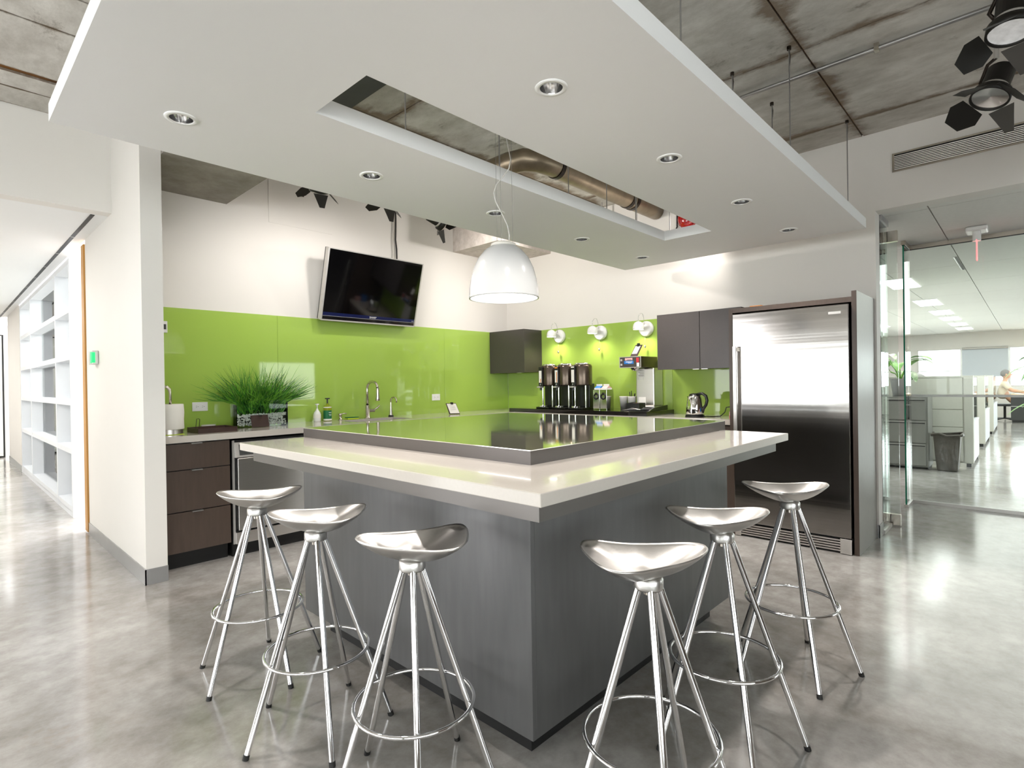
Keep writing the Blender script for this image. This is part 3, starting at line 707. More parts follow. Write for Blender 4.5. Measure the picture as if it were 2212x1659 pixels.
# pipes seen through the slot
dt = MB().tube([(3.10, 4.0, 2.98), (3.12, 3.1, 2.98), (3.13, 2.95, 2.985), (3.17, 2.83, 2.99), (3.26, 2.77, 2.99), (3.4, 2.75, 2.99), (4.95, 2.75, 2.99), (5.09, 2.75, 2.99)], .085, 20)
dt = dt.build('ceiling_pipe', 'duct'); tag(dt, 'brown metal pipe bending above the ceiling slot', 'pipe')
for xx in (3.45, 4.52, 4.60):
    MB().cyl((xx, 2.75, 2.99), (xx + .04, 2.75, 2.99), .091, n=24).build('coupling', 'brownmetal', dt)
be = thing('alarm_bell', 'red round fire alarm bell on the wall seen through the ceiling slot', 'alarm bell', (X - .004, 2.40, 2.80))
MB().lathe([(0, .06), (.04, .058), (.08, .045), (.10, .02), (.104, 0)], (X - .03, 2.40, 2.84), 36, axis=(-1, 0, 0)).build('gong', 'red', be)
MB().cyl((X - .03, 2.40, 2.84), (X - .001, 2.40, 2.84), .05, n=20).build('mount', 'red', be)
tag(MB().tube([(X - .02, 2.51, 3.17), (X - .02, 2.52, 2.78), (X - .02, 2.55, 2.73), (X - .02, 2.62, 2.72)], .008, 8).build('bell_conduit', 'cord'), 'black conduit looping beside the red alarm bell', 'conduit')
js = box(1.3, 2.55, 3.12, 1.95, 3.3, 3.18).build('junction_plate', 'charcoal'); tag(js, 'dark metal plate on the concrete ceiling above the slot', 'metal plate')

# ------------------------------------------------------------------ wall air vent
av = thing('air_vent', 'long silver wall air vent with horizontal slats above the office opening', 'air vent', (X, .0, 2.84))
MB().box(X - .012, -.90, 2.838, X - .001, .752, 2.850).box(X - .012, -.90, 2.968, X - .001, .752, 2.980).box(X - .012, .738, 2.85, X - .001, .752, 2.968).box(X - .012, -.90, 2.85, X - .001, -.886, 2.968).build('frame', 'nickel', av)
box(X - .003, -.886, 2.85, X - .001, .738, 2.968).build('dark_back', 'toe', av)
for k in range(9):
    z = 2.857 + k * .0122
    MB().obox((X - .009, -.074, z), (.0055, 0, .0022), (0, .812, 0), (.0009, 0, -.0022)).build('slat', 'steel', av)

# ------------------------------------------------------------------ wall outlets, switch, card reader
def outlet(x, z, label):
    o = thing('wall_outlet', label, 'wall outlet', (x, Y - .008, z), 'white wall outlets')
    box(x - .057, Y - .014, z - .036, x + .057, Y - .0075, z + .036).build('plate', 'white', o, bevel=.002)
    for q in (-.022, .022):
        s = box(x + q - .016, Y - .0155, z - .013, x + q + .016, Y - .014, z + .013).build('socket', 'white', o)
        MB().box(x + q - .008, Y - .0162, z + .004, x + q - .001, Y - .0155, z + .006).box(x + q - .008, Y - .0162, z - .006, x + q - .001, Y - .0155, z - .004).box(x + q + .005, Y - .0162, z - .002, x + q + .009, Y - .0155, z + .002).build('slot', 'toe', s)
outlet(1.484, 1.11, 'white double outlet on the green glass left of the planter')
outlet(3.908, 1.112, 'white double outlet on the green glass right of the taps')
sw = thing('wall_switch', 'white wall switch half hidden behind the white partition', 'wall switch', (1.235, Y - .008, 1.70))
box(1.20, Y - .016, 1.695, 1.262, Y - .0075, 1.785).build('plate', 'white', sw, bevel=.002)
box(1.235, Y - .018, 1.72, 1.253, Y - .016, 1.76).build('rocker', 'charcoal', sw)
sbx = thing('wall_box', 'small brown electrical box high on the wall below the ceiling panel', 'electrical box', (2.366, Y, 3.02))
box(2.345, Y - .012, 3.017, 2.39, Y - .0005, 3.07).build('box', 'darkwood', sbx); box(2.36, Y - .014, 3.04, 2.376, Y - .012, 3.048).build('screw', 'orangelab', sbx)
cr = thing('card_reader', 'small grey card reader with a glowing green strip on the corridor wall', 'card reader', (.928, 5.66, 1.46))
box(.885, 5.48, 1.465, .9275, 5.62, 1.575).build('housing', 'silver', cr, bevel=.004)
box(.882, 5.50, 1.475, .886, 5.54, 1.565).build('led_strip', 'ledgreen', cr)
box(.884, 5.4785, 1.478, .905, 5.4805, 1.562).build('side_strip', 'ledgreen', cr)

# ------------------------------------------------------------------ left end of the worktop: towel holder, tray, planter
px_, py_ = 1.165, 4.50
th = thing('paper_towel_holder', 'white paper towel roll on a steel holder beside the partition', 'paper towel holder', (px_, py_, KZ))
MB().cyl((px_, py_, KZ + .004), (px_, py_, KZ + .036), .086, n=36).build('base', 'steel', th)
MB().lathe([(.022, 0), (.092, 0), (.095, .004), (.093, .07), (.096, .12), (.092, .178), (.09, .18), (.022, .18)], (px_, py_, KZ + .037), 40).build('paper_roll', 'paper', th)
MB().tube([(px_ + .01, py_, KZ + .04), (px_ + .01, py_, KZ + .30), (px_ + .005, py_, KZ + .325), (px_ - .012, py_, KZ + .342), (px_ - .035, py_, KZ + .346)], .011, 12, rr=[.009, .009, .012, .012, .006]).build('pole', 'nickel', th)
tag(box(1.10, 4.415, KZ + .0005, 1.24, 4.56, KZ + .0035).build('dish_cloth', 'lime'), 'folded lime cloth under the paper towel holder', 'cloth')
ty = thing('serving_tray', 'dark low wooden tray with a light wood inside on the white worktop', 'tray', (1.42, 4.47, KZ))
tx0, tx1, tyy0, tyy1 = 1.315, 1.585, 4.37, 4.62
MB().box(tx0, tyy0, KZ + .001, tx1, tyy0 + .008, KZ + .035).box(tx0, tyy1 - .008, KZ + .001, tx1, tyy1, KZ + .035).box(tx0, tyy0 + .008, KZ + .001, tx0 + .008, tyy1 - .008, KZ + .035).box(tx1 - .008, tyy0 + .008, KZ + .001, tx1, tyy1 - .008, KZ + .035).build('rim', 'darkwood', ty)
box(tx0 + .008, tyy0 + .008, KZ + .001, tx1 - .008, tyy1 - .008, KZ + .012).build('base', 'wood', ty)
tag(MB().tube([(1.335, 4.5, KZ + .013), (1.352, 4.52, KZ + .10), (1.365, 4.525, KZ + .10), (1.375, 4.53, KZ + .095), (1.36, 4.505, KZ + .013)], .0022, 6).build('wire_stand', 'cord'), 'small black wire stand in the dark tray', 'stand')
tag(MB().lathe([(0, .004), (.035, .004), (.05, .035), (.053, .04), (.049, .04), (.036, .008), (0, .008)], (1.50, 4.74, KZ - .0035), 28).build('small_bowl', 'white'), 'small white bowl behind the dark tray', 'bowl')

gp = thing('grass_planter', 'rectangular glass planter of white pebbles and tall spiky green grass', 'plant', (1.88, 4.70, KZ))
gx0, gx1, gy0, gy1, gh = 1.672, 2.09, 4.625, 4.765, .215
gb = MB().box(gx0, gy0, KZ + .001, gx1, gy0 + .006, KZ + gh).box(gx0, gy1 - .006, KZ + .001, gx1, gy1, KZ + gh).box(gx0, gy0 + .006, KZ + .001, gx0 + .006, gy1 - .006, KZ + gh).box(gx1 - .006, gy0 + .006, KZ + .001, gx1, gy1 - .006, KZ + gh).box(gx0 + .006, gy0 + .006, KZ + .001, gx1 - .006, gy1 - .006, KZ + .007)
gb.build('glass_box', 'glass', gp)
pb = MB(); rnd = random.Random(3)
for k in range(900):
    r = rnd.uniform(.006, .0105)
    a = (rnd.uniform(gx0 + .014, gx1 - .014), rnd.choice((rnd.uniform(gy0 + .012, gy0 + .03), rnd.uniform(gy0 + .012, gy1 - .014))), KZ + .014 + .085 * rnd.random())
    if k % 3 == 0: a = (a[0], a[1], KZ + rnd.uniform(.085, .108))
    q = [(1, 0, 0), (-1, 0, 0), (0, 1, 0), (0, -1, 0), (0, 0, 1), (0, 0, -1), (.6, .6, .6), (-.6, .6, .6), (.6, -.6, .6), (-.6, -.6, .6)]
    pb.ball(a, r, r, r * .8, 6, 4)
pb.build('pebbles', 'pebble', gp, kind='stuff')
box(gx0 + .03, gy0 + .035, KZ + .02, gx1 - .03, gy1 - .02, KZ + .135).build('root_block', 'soil', gp)
for mi, (mname, cnt) in enumerate((('grass1', 420), ('grass2', 300))):
    g = MB(); rnd = random.Random(20 + mi)
    for k in range(cnt):
        bx_ = rnd.uniform(gx0 + .03, gx1 - .03); by_ = rnd.uniform(gy0 + .03, gy1 - .03)
        u = (bx_ - (gx0 + gx1) / 2) / .2
        lean = u * .55 + rnd.gauss(0, .42); leany = rnd.gauss(-.10, .42)
        ln = rnd.uniform(.26, .46) * (1.0 if abs(lean) < .5 else 1.0)
        if by_ > gy1 - .05: leany = min(leany, .25)
        w = rnd.uniform(.0022, .0046); droop = rnd.uniform(.05, .5) if rnd.random() < .8 else rnd.uniform(.6, 1.1)
        d = Vector((lean, leany, 1.)).normalized(); side = d.cross(Vector((rnd.uniform(-1, 1), rnd.uniform(-1, 1), .2))).normalized()
        p = Vector((bx_, by_, KZ + .10)); pts = []
        seg = 7
        for q in range(seg + 1):
            pts.append(p.copy())
            d = (d + Vector((lean * .10, leany * .10, -droop * .16 * (q / seg))) * (1.2 if q > 1 else .3)).normalized()
            p = p + d * (ln / seg)
        for q_ in pts:
            if q_.z < KZ + gh + .01:
                q_.x = min(max(q_.x, gx0 + .012), gx1 - .012); q_.y = min(max(q_.y, gy0 + .012), gy1 - .012)
        pts = [Vector((max(min(q_.x, 2.30), 1.40), min(q_.y, Y - .02), q_.z)) for q_ in pts]
        vs = []
        for q, p_ in enumerate(pts):
            ww = w * (1 - (q / seg) ** 2) + .0003
            vs += [p_ - side * ww, p_ + side * ww]
        g.add(vs, [(2 * q, 2 * q + 1, 2 * q + 3, 2 * q + 2) for q in range(seg)], True)
    g.build('grass_blades', mname, gp, kind='stuff')
cs = thing('menu_clipboard', 'small dark brown clipboard leaning on the front of the glass planter', 'clipboard', (1.84, 4.60, KZ))
MB().slab([(1.775, 4.585, KZ + .002), (1.915, 4.585, KZ + .002), (1.915, 4.617, KZ + .098), (1.775, 4.617, KZ + .098)], .004).build('board', 'darkwood', cs)
MB().box(1.838, 4.600, KZ + .086, 1.86, 4.611, KZ + .097).build('clip', 'chrome', cs)

# ------------------------------------------------------------------ sink area
lb = thing('lotion_bottle', 'white pump lotion bottle beside the green soap bottle', 'bottle', (2.445, 4.80, KZ))
MB().lathe([(0, 0), (.028, 0), (.032, .01), (.033, .05), (.030, .08), (.018, .1), (.011, .108), (.011, .118), (0, .118)], (2.445, 4.80, KZ), 28).build('bottle', 'white', lb)
MB().cyl((2.445, 4.80, KZ + .118), (2.445, 4.80, KZ + .155), .006, n=12).box(2.43, 4.78, KZ + .155, 2.455, 4.81, KZ + .166).build('pump', 'white', lb)
MB().lathe([(.0335, .035), (.0335, .07)], (2.445, 4.80, KZ), 28).build('print', 'paper', lb)
gbt = thing('soap_bottle', 'green dish soap bottle with a black pump and dark green label', 'bottle', (2.548, 4.80, KZ))
MB().lathe([(0, 0), (.034, 0), (.037, .006), (.037, .135), (.03, .147), (.012, .152), (.012, .165), (0, .165)], (2.548, 4.80, KZ), 28).build('bottle', 'greenliq', gbt)
MB().lathe([(.0376, .02), (.0376, .10)], (2.548, 4.80, KZ), 28).build('label', 'greenlab', gbt)
MB().lathe([(.0377, .006), (.0377, .021)], (2.548, 4.80, KZ), 28).build('label_band', 'paper', gbt)
MB().lathe([(.0373, .125), (.0373, .133)], (2.548, 4.80, KZ), 28).build('neck_band', 'paper', gbt)
MB().cyl((2.548, 4.80, KZ + .165), (2.548, 4.80, KZ + .205), .007, n=12).box(2.53, 4.775, KZ + .205, 2.56, 4.81, KZ + .216).build('pump', 'black', gbt)
MB().box(2.542, 4.7615, KZ + .078, 2.566, 4.7635, KZ + .083).box(2.542, 4.7615, KZ + .06, 2.566, 4.7635, KZ + .064).box(2.546, 4.7615, KZ + .05, 2.566, 4.7635, KZ + .053).build('label_print', 'text', gbt)
sd = thing('soap_dispenser', 'small nickel soap dispenser set in the worktop', 'soap dispenser', (2.69, 4.82, KZ))
MB().lathe([(0, 0), (.02, 0), (.02, .006), (.013, .012), (.013, .04), (.018, .045), (.018, .062), (0, .065)], (2.69, 4.82, KZ), 20).tube([(2.69, 4.82, KZ + .058), (2.72, 4.80, KZ + .062), (2.74, 4.79, KZ + .058)], .005, 8).build('pump', 'nickel', sd)
sg = thing('sponge', 'green and yellow sponge lying by the sink', 'sponge', (2.80, 4.80, KZ))
box(2.745, 4.775, KZ + .001, 2.865, 4.835, KZ + .014).build('foam', 'lime', sg, bevel=.003); box(2.745, 4.775, KZ + .0145, 2.865, 4.835, KZ + .022).build('scourer', 'greenlab', sg, bevel=.002)
fx, fy = 2.985, 4.815
fc = thing('kitchen_tap', 'tall brushed nickel pull-down tap behind the sink', 'tap', (fx, fy, KZ))
MB().lathe([(0, 0), (.03, 0), (.03, .006), (.023, .012), (.023, .12), (.02, .13)], (fx, fy, KZ), 24).build('body', 'nickel', fc)
arc = [(fx, fy, KZ + .12), (fx, fy, KZ + .28)]
for k in range(9):
    t = math.pi * k / 8; arc.append((fx + .012 * (1 - math.cos(t)), fy - .075 * (1 - math.cos(t)), KZ + .30 + .065 * math.sin(t)))
MB().tube(arc, .013, 12).build('spout', 'nickel', fc)
e = arc[-1]; MB().lathe([(.015, 0), (.017, -.02), (.019, -.09), (.023, -.12), (.021, -.125), (0, -.125)], e, 20).build('spray_head', 'nickel', fc)
MB().cyl((fx + .02, fy, KZ + .075), (fx + .075, fy - .01, KZ + .075), .016, n=16).tube([(fx + .07, fy - .01, KZ + .08), (fx + .10, fy - .02, KZ + .10), (fx + .125, fy - .025, KZ + .125)], .008, 10).build('lever', 'nickel', fc)
f2x, f2y = 3.262, 4.815
f2 = thing('filter_tap', 'small brushed nickel gooseneck tap right of the tall tap', 'tap', (f2x, f2y, KZ))
MB().lathe([(0, 0), (.027, 0), (.027, .012), (.02, .018)], (f2x, f2y, KZ), 20).build('base_ring', 'toe', f2)
MB().lathe([(.02, .012), (.016, .05), (.009, .12), (.008, .15)], (f2x, f2y, KZ), 18).build('body', 'nickel', f2)
arc = [(f2x, f2y, KZ + .14)] + [(f2x + .012 * (1 - math.cos(math.pi * k / 7)), f2y - .033 * (1 - math.cos(math.pi * k / 7)), KZ + .17 + .032 * math.sin(math.pi * k / 7)) for k in range(8)]
arc.append((arc[-1][0], arc[-1][1], KZ + .145))
MB().tube(arc, .0075, 10).build('spout', 'nickel', f2)
nc = thing('notice_clipboard', 'small dark clipboard with a white notice standing right of the taps', 'clipboard', (3.87, 4.55, KZ))
MB().slab([(3.82, 4.545, KZ + .002), (3.925, 4.49, KZ + .002), (3.90, 4.53, KZ + .12), (3.80, 4.58, KZ + .12)], .004).build('board', 'darkwood', nc)
pp = MB().slab([(3.828, 4.5375, KZ + .012), (3.918, 4.4895, KZ + .012), (3.895, 4.526, KZ + .115), (3.807, 4.571, KZ + .115)], .001).build('paper', 'paper', nc)
for q in range(5):
    z0 = KZ + .04 + q * .012; f = (z0 - KZ) / .12
    a_ = Vector((3.828, 4.5375, KZ + .012)).lerp(Vector((3.807, 4.571, KZ + .115)), f); b_ = Vector((3.918, 4.4895, KZ + .012)).lerp(Vector((3.895, 4.526, KZ + .115)), f)
    MB().tube([a_.lerp(b_, .2), a_.lerp(b_, .8)], .0012, 5).build('print_line', 'papertext', pp)
MB().box(3.845, 4.535, KZ + .108, 3.867, 4.555, KZ + .13).build('clip', 'cord', nc)

# ------------------------------------------------------------------ coffee shelf
CZ = .9725
ul = ['left', 'middle', 'right']
for k, (ux, uy) in enumerate(((4.82, 3.955), (4.82, 3.725), (4.82, 3.50))):
    u = thing('coffee_urn', 'tall black and bronze coffee dispenser, the %s one of three' % ul[k], 'coffee dispenser', (ux, uy, CZ), 'coffee dispensers')
    MB().prism([(ux - .15, uy - .09), (ux + .10, uy - .09), (ux + .10, uy + .09), (ux - .15, uy + .09)], CZ, CZ + .014).build('base', 'black', u, bevel=.004)
    MB().box(ux + .0, uy - .085, CZ + .014, ux + .095, uy + .085, CZ + .27).build('stand', 'black', u, bevel=.006)
    for q in (-.07, .07): MB().cyl((ux - .05, uy + q, CZ + .014), (ux - .05, uy + q, CZ + .27), .009, n=12).build('chrome_post', 'chrome', u)
    MB().cyl((ux - .09, uy + .03, CZ + .014), (ux - .09, uy + .03, CZ + .03), .05, n=20).build('drip_tray', 'chrome', u)
    MB().lathe([(0, .25), (.098, .25), (.100, .262), (.100, .455), (.095, .470), (.085, .478), (.08, .488), (0, .49)], (ux, uy, CZ), 40).build('body', 'urn', u)
    MB().lathe([(.085, .476), (.088, .484), (.08, .492), (0, .494)], (ux, uy, CZ), 32).build('lid', 'chrome', u)
    # front gauge and spout towards the room
    gx = ux - .105
    MB().box(gx - .012, uy + .02, CZ + .245, ux - .05, uy + .075, CZ + .462).build('gauge_housing', 'black', u, bevel=.004)
    gg = MB().box(gx - .0145, uy + .03, CZ + .285, gx - .012, uy + .066, CZ + .42).build('gauge_window', 'paper', u)
    if k < 2: MB().box(gx - .0155, uy + .036, CZ + .288, gx - .0145, uy + .046, CZ + (.33 if k == 0 else .40)).build('gauge_print', 'orangelab', gg)
    MB().box(gx - .0155, uy + .03, CZ + (.44 if k else .436), gx - .012, uy + .068, CZ + .455).build('name_tag', ['toe', 'orangelab', 'paper'][k], u)
    text('letter', 'P', .028, (gx - .0135, uy + .048, CZ + .262), (0, -1, 0), (0, 0, 1), 'text', u)
    MB().box(gx - .05, uy + .025, CZ + .228, gx + .02, uy + .07, CZ + .245).build('tap_lever', 'silver', u, bevel=.003)
    MB().cyl((gx - .005, uy + .048, CZ + .20), (gx - .005, uy + .048, CZ + .23), .012, n=12).build('spout', 'black', u)
for k, (mx, my) in enumerate(((4.80, 3.275), (4.80, 3.188))):
    b = thing('milk_box', 'polished steel milk carton holder, %s' % ['left one beside the coffee urns', 'right one beside the paper cup'][k], 'milk holder', (mx, my, CZ), 'steel milk carton holders')
    MB().box(mx - .06, my - .041, CZ + .001, mx + .07, my + .041, CZ + .205).build('box', 'milkbox', b, bevel=.002)
    MB().torus((mx - .062, my + .0, CZ + .135), .026, .008, axis=(1, 0, 0), n=24, k=8).box(mx - .066, my - .012, CZ + .15, mx - .06, my + .012, CZ + .175).build('handle', 'black', b)
    ctn = box(mx - .045, my - .034, CZ + .2, mx + .05, my + .034, CZ + .222).build('carton', 'paper', b)
    MB().add([(mx - .045, my - .034, CZ + .222), (mx + .05, my - .034, CZ + .222), (mx + .05, my + .034, CZ + .222), (mx - .045, my + .034, CZ + .222), (mx + .0, my - .034, CZ + .245), (mx + .0, my + .034, CZ + .245)],
             [(0, 1, 4), (2, 3, 5), (1, 2, 5, 4), (3, 0, 4, 5)]).build('gable_top', ['bluelab', 'pinklab'][k], ctn)
    MB().box(mx - .004, my - .034, CZ + .244, mx + .004, my + .034, CZ + .262).build('gable_seam', 'paper', ctn)
def cup(x, y, label):
    c = thing('paper_cup', label, 'cup', (x, y, CZ), 'white paper cups')
    MB().lathe([(0, .002), (.032, .002), (.033, 0), (.043, .125), (.045, .128), (.045, .133), (.041, .133), (.031, .008), (0, .008)], (x, y, CZ), 28).build('cup_wall', 'paper', c)
    return c
cup(4.90, 3.045, 'empty white paper cup left of the coffee machine')
c2 = cup(4.90, 2.949, 'white paper cup holding dark stirrers and spoons')
for k, (a, b, hh) in enumerate(((.01, .015, .19), (-.015, .02, .18), (.02, -.02, .165), (.0, -.025, .16), (-.01, 0, .17))):
    MB().tube([(4.90 + a * .5, 2.945 + b * .5, CZ + .02), (4.90 + a, 2.945 + b, CZ + hh)], .004, 6).build('stirrer', 'cord', c2)
cm = thing('coffee_machine', 'steel coffee brewer with a dark front panel above a tall column', 'coffee machine', (4.88, 2.82, CZ))
box(4.885, 2.69, CZ + .001, 5.085, 2.90, CZ + .035).build('base', 'steel', cm, bevel=.003)
box(4.90, 2.695, CZ + .035, 5.08, 2.90, 1.39).build('column', 'steel', cm, bevel=.012)
hd = box(4.76, 2.755, 1.395, 5.08, 3.0, 1.505).build('head', 'urn', cm, bevel=.003)
fp = box(4.756, 2.757, 1.398, 4.7605, 2.998, 1.503).build('front_panel', 'cabup', cm)
MB().box(4.754, 2.755, 1.395, 4.7565, 2.762, 1.506).box(4.754, 2.993, 1.395, 4.7565, 3.0, 1.506).box(4.754, 2.762, 1.395, 4.7565, 2.993, 1.401).box(4.754, 2.762, 1.5, 4.7565, 2.993, 1.506).build('panel_trim', 'silver', fp)
box(4.7545, 2.838, 1.433, 4.756, 2.945, 1.463).build('blue_badge', 'bluelab', fp)
MB().box(4.7538, 2.85, 1.449, 4.7545, 2.925, 1.456).box(4.7538, 2.86, 1.440, 4.7545, 2.90, 1.444).build('badge_print', 'text', fp)
box(4.7545, 2.85, 1.468, 4.756, 2.935, 1.492).build('pink_sticker', 'pinklab', fp)
MB().box(4.7538, 2.86, 1.472, 4.7545, 2.91, 1.476).build('sticker_print', 'charcoal', fp)
for z in (1.427, 1.473): box(4.7535, 2.966, z - .01, 4.756, 2.986, z + .01).build('button', 'silver', fp, bevel=.001)
box(4.7545, 2.778, 1.445, 4.756, 2.808, 1.492).build('red_print', 'redlab', fp)
MB().box(4.7545, 2.775, 1.405, 4.756, 2.803, 1.442).build('cup_print', 'text', fp)
lb_ = MB().box(4.8985, 2.80, 1.30, 4.9, 2.875, 1.385).box(4.8985, 2.815, 1.27, 4.9, 2.862, 1.297).build('label', 'paper', cm)
for q in range(4): MB().box(4.8978, 2.808, 1.312 + q * .018, 4.8985, 2.868 - .012 * (q % 2), 1.317 + q * .018).build('print_line', 'papertext', lb_)
box(4.8985, 2.79, 1.03, 4.9, 2.87, 1.10).build('label', 'paper', cm)
MB().lathe([(0, 1.36), (.03, 1.37), (.05, 1.396)], (4.83, 2.87, 0), 24).build('brew_nozzle', 'chrome', cm)
kb = thing('machine_clipboard', 'small wooden clipboard standing on top of the coffee machine', 'clipboard', (4.85, 2.86, 1.506))
MB().slab([(4.82, 2.835, 1.507), (4.82, 2.915, 1.507), (4.87, 2.88, 1.625), (4.87, 2.80, 1.625)], .004).build('board', 'darkwood', kb)
MB().slab([(4.8285, 2.843, 1.535), (4.8285, 2.90, 1.535), (4.861, 2.875, 1.612), (4.861, 2.818, 1.612)], .001).build('paper', 'paper', kb)
MB().box(4.855, 2.83, 1.607, 4.872, 2.855, 1.64).build('clip', 'cord', kb)
tr = thing('sugar_tray', 'black low tray with folded paper beside the coffee machine', 'tray', (4.72, 2.70, CZ))
box(4.60, 2.60, CZ + .001, 4.86, 2.90, CZ + .006).build('base', 'black', tr)
MB().add([(4.60, 2.596, CZ + .001), (4.98, 2.596, CZ + .001), (4.98, 2.596, CZ + .05), (4.70, 2.596, CZ + .03), (4.60, 2.604, CZ + .001), (4.98, 2.604, CZ + .001), (4.98, 2.604, CZ + .05), (4.70, 2.604, CZ + .03)],
         [(0, 1, 2, 3), (7, 6, 5, 4), (0, 4, 5, 1), (1, 5, 6, 2), (2, 6, 7, 3), (3, 7, 4, 0)]).build('side', 'black', tr)
MB().slab([(4.62, 2.88, CZ + .007), (4.61, 2.78, CZ + .03), (4.66, 2.72, CZ + .012), (4.63, 2.66, CZ + .034), (4.75, 2.62, CZ + .014), (4.80, 2.75, CZ + .008)], .001).build('napkin', 'paper', tr)
sb = thing('sugar_box', 'small black box of sugar sachets on the black tray', 'box', (4.76, 2.82, CZ))
MB().box(4.70, 2.75, CZ + .007, 4.82, 2.758, CZ + .075).box(4.70, 2.88, CZ + .007, 4.82, 2.888, CZ + .075).box(4.70, 2.758, CZ + .007, 4.708, 2.88, CZ + .075).box(4.812, 2.758, CZ + .007, 4.82, 2.88, CZ + .075).box(4.70, 2.75, CZ + .0065, 4.82, 2.888, CZ + .01).build('box', 'black', sb)
for k in range(5): box(4.715, 2.765 + .022 * k, CZ + .012, 4.805, 2.78 + .022 * k, CZ + .072).build('sachet', ['redlab', 'paper', 'pinklab', 'orangelab', 'paper'][k], sb)
kx, ky_ = 4.72, 2.195
kt = thing('electric_kettle', 'shiny steel electric kettle with black handle and base', 'kettle', (kx, ky_, KZ))
MB().cyl((kx, ky_, KZ + .001), (kx, ky_, KZ + .02), .085, .08, n=32).build('base', 'black', kt)
MB().lathe([(0, .02), (.073, .02), (.077, .03), (.074, .09), (.066, .15), (.057, .185), (.05, .195), (0, .198)], (kx, ky_, KZ), 40).build('body', 'kettle', kt)
MB().lathe([(.051, .192), (.045, .206), (.02, .213), (0, .214)], (kx, ky_, KZ), 28).build('lid', 'black', kt)
MB().tube([(kx, ky_ - .03, KZ + .205), (kx, ky_ - .07, KZ + .212), (kx, ky_ - .105, KZ + .19), (kx, ky_ - .115, KZ + .15), (kx, ky_ - .105, KZ + .11), (kx, ky_ - .08, KZ + .075), (kx, ky_ - .07, KZ + .04)], .013, 10).build('handle', 'black', kt)
MB().add([(kx - .01, ky_ + .05, KZ + .17), (kx + .02, ky_ + .05, KZ + .17), (kx + .005, ky_ + .078, KZ + .19), (kx + .005, ky_ + .055, KZ + .14)], [(0, 1, 2), (0, 2, 3), (1, 3, 2), (0, 3, 1)]).build('spout', 'kettle', kt)
MB().tube([(kx, ky_ - .08, KZ + .008), (kx + .03, ky_ - .13, KZ + .006), (kx + .1, ky_ - .19, KZ + .006), (kx + .14, ky_ - .215, KZ + .04), (kx + .15, ky_ - .225, KZ + .085), (kx + .17, ky_ - .26, KZ + .09), (kx + .2, ky_ - .32, KZ + .075), (kx + .24, ky_ - .35, KZ + .09), (kx + .3, ky_ - .37, KZ + .13), (X - .012, ky_ - .38, KZ + .16)], .0045, 8).build('power_cord', 'cord', kt)
tb = thing('tea_box', 'small red and blue tea box on the worktop beside the fridge', 'box', (4.66, 1.83, KZ))
box(4.62, 1.80, KZ + .001, 4.70, 1.845, KZ + .062).build('carton', 'pinklab', tb); box(4.6185, 1.802, KZ + .003, 4.62, 1.842, KZ + .03).build('print', 'redlab', tb)
box(4.72, 1.80, KZ + .001, 4.80, 1.85, KZ + .10).build('back_carton', 'bluelab', tb)

# ------------------------------------------------------------------ left corridor
wf = struct(MB().build('window_1', 'winwhite') if False else bpy.data.objects.new('window_1', None))
COL.objects.link(wf); wf.location = (.96, 9, 0); ORG[wf] = Vector((.96, 9, 0)); wf['label'] = 'white gridded interior window wall along the corridor'
vy = [6.85, 7.78, 10.0, 11.25]
for k, y in enumerate(vy):
    w = .03
    box(.932, y - w, 0, 1.075, y + w, 2.56).build('mullion', 'winwhite', wf)
for z in (.075, .652, 1.133, 1.585, 2.053, 2.53):
    box(.934, 6.88, z - .028, 1.07, 11.22, z + .028).build('rail', 'winwhite', wf)
box(.934, 6.88, 0, 1.07, 11.22, .05).build('sill', 'winwhite', wf)
for a, b in zip(vy, vy[1:]):
    for z0, z1 in zip((.10, .68, 1.161, 1.613, 2.08), (.624, 1.105, 1.557, 2.025, 2.50)):
        box(1.05, a + .03, z0, 1.056, b - .03, z1).build('pane', 'glass', wf)
struct(box(-1.7, 5.05, 0, -1.6, 15.1, 2.6).build('wall_corridor_left', 'wall'))
for yy in (6.5, 9.5, 12.5): area('corridor_light', (-.7, yy, 2.55), (0, 0, 0), .6, 1.2, 17, (1, .98, .95))
struct(box(.928, 11.28, 0, 1.05, 13.2, 2.57).build('wall_corridor_far', 'wall'))
struct(box(1.02, 13.2, 0, 3, 13.35, 2.57).build('wall_corridor_pier', 'wall'))
struct(box(.922, 11.28, 0, .928, 13.2, .1).build('baseboard_corridor', 'trimsteel'))
struct(box(-3, 15.0, 0, 2.5, 15.12, 2.57).build('wall_corridor_end', 'wall'))
struct(box(3.6, 5.2, 0, 3.7, 13.2, 2.57).build('wall_room_back', 'wall'))
dsk = thing('reception_counter', 'pale blue-grey low counter seen through the gridded window wall', 'counter', (2.6, 8.8, 0))
box(2.3, 7.0, 0, 2.34, 11.0, 1.0).build('front', 'blind', dsk); box(2.2, 6.95, 1.0, 2.9, 11.05, 1.04).build('top', 'white', dsk)
area('room_fill_light', (2.3, 9, 2.5), (0, 0, 0), 1.2, 4, 30)  # added fill without a fixture, brightens the room behind the gridded windows
gd = struct(bpy.data.objects.new('door_2', None)); COL.objects.link(gd); gd.location = (.3, 14.0, 0); ORG[gd] = Vector((.3, 14.0, 0)); gd['label'] = 'black-framed glass door at the end of the corridor'
MB().box(.90, 13.98, 0, .925, 14.02, 2.3).box(-.2, 13.98, 2.28, .90, 14.02, 2.3).box(-.2, 13.98, 0, -.18, 14.02, 2.3).box(-.2, 13.98, 0, .90, 14.02, .03).build('frame', 'toe', gd)
box(-.18, 13.995, .03, .90, 14.0, 2.28).build('pane', 'glass', gd)
art = box(.60, 14.94, 1.1, .93, 14.99, 2.0).build('picture_frame', 'art'); tag(art, 'framed print on the wall behind the corridor glass door', 'picture')
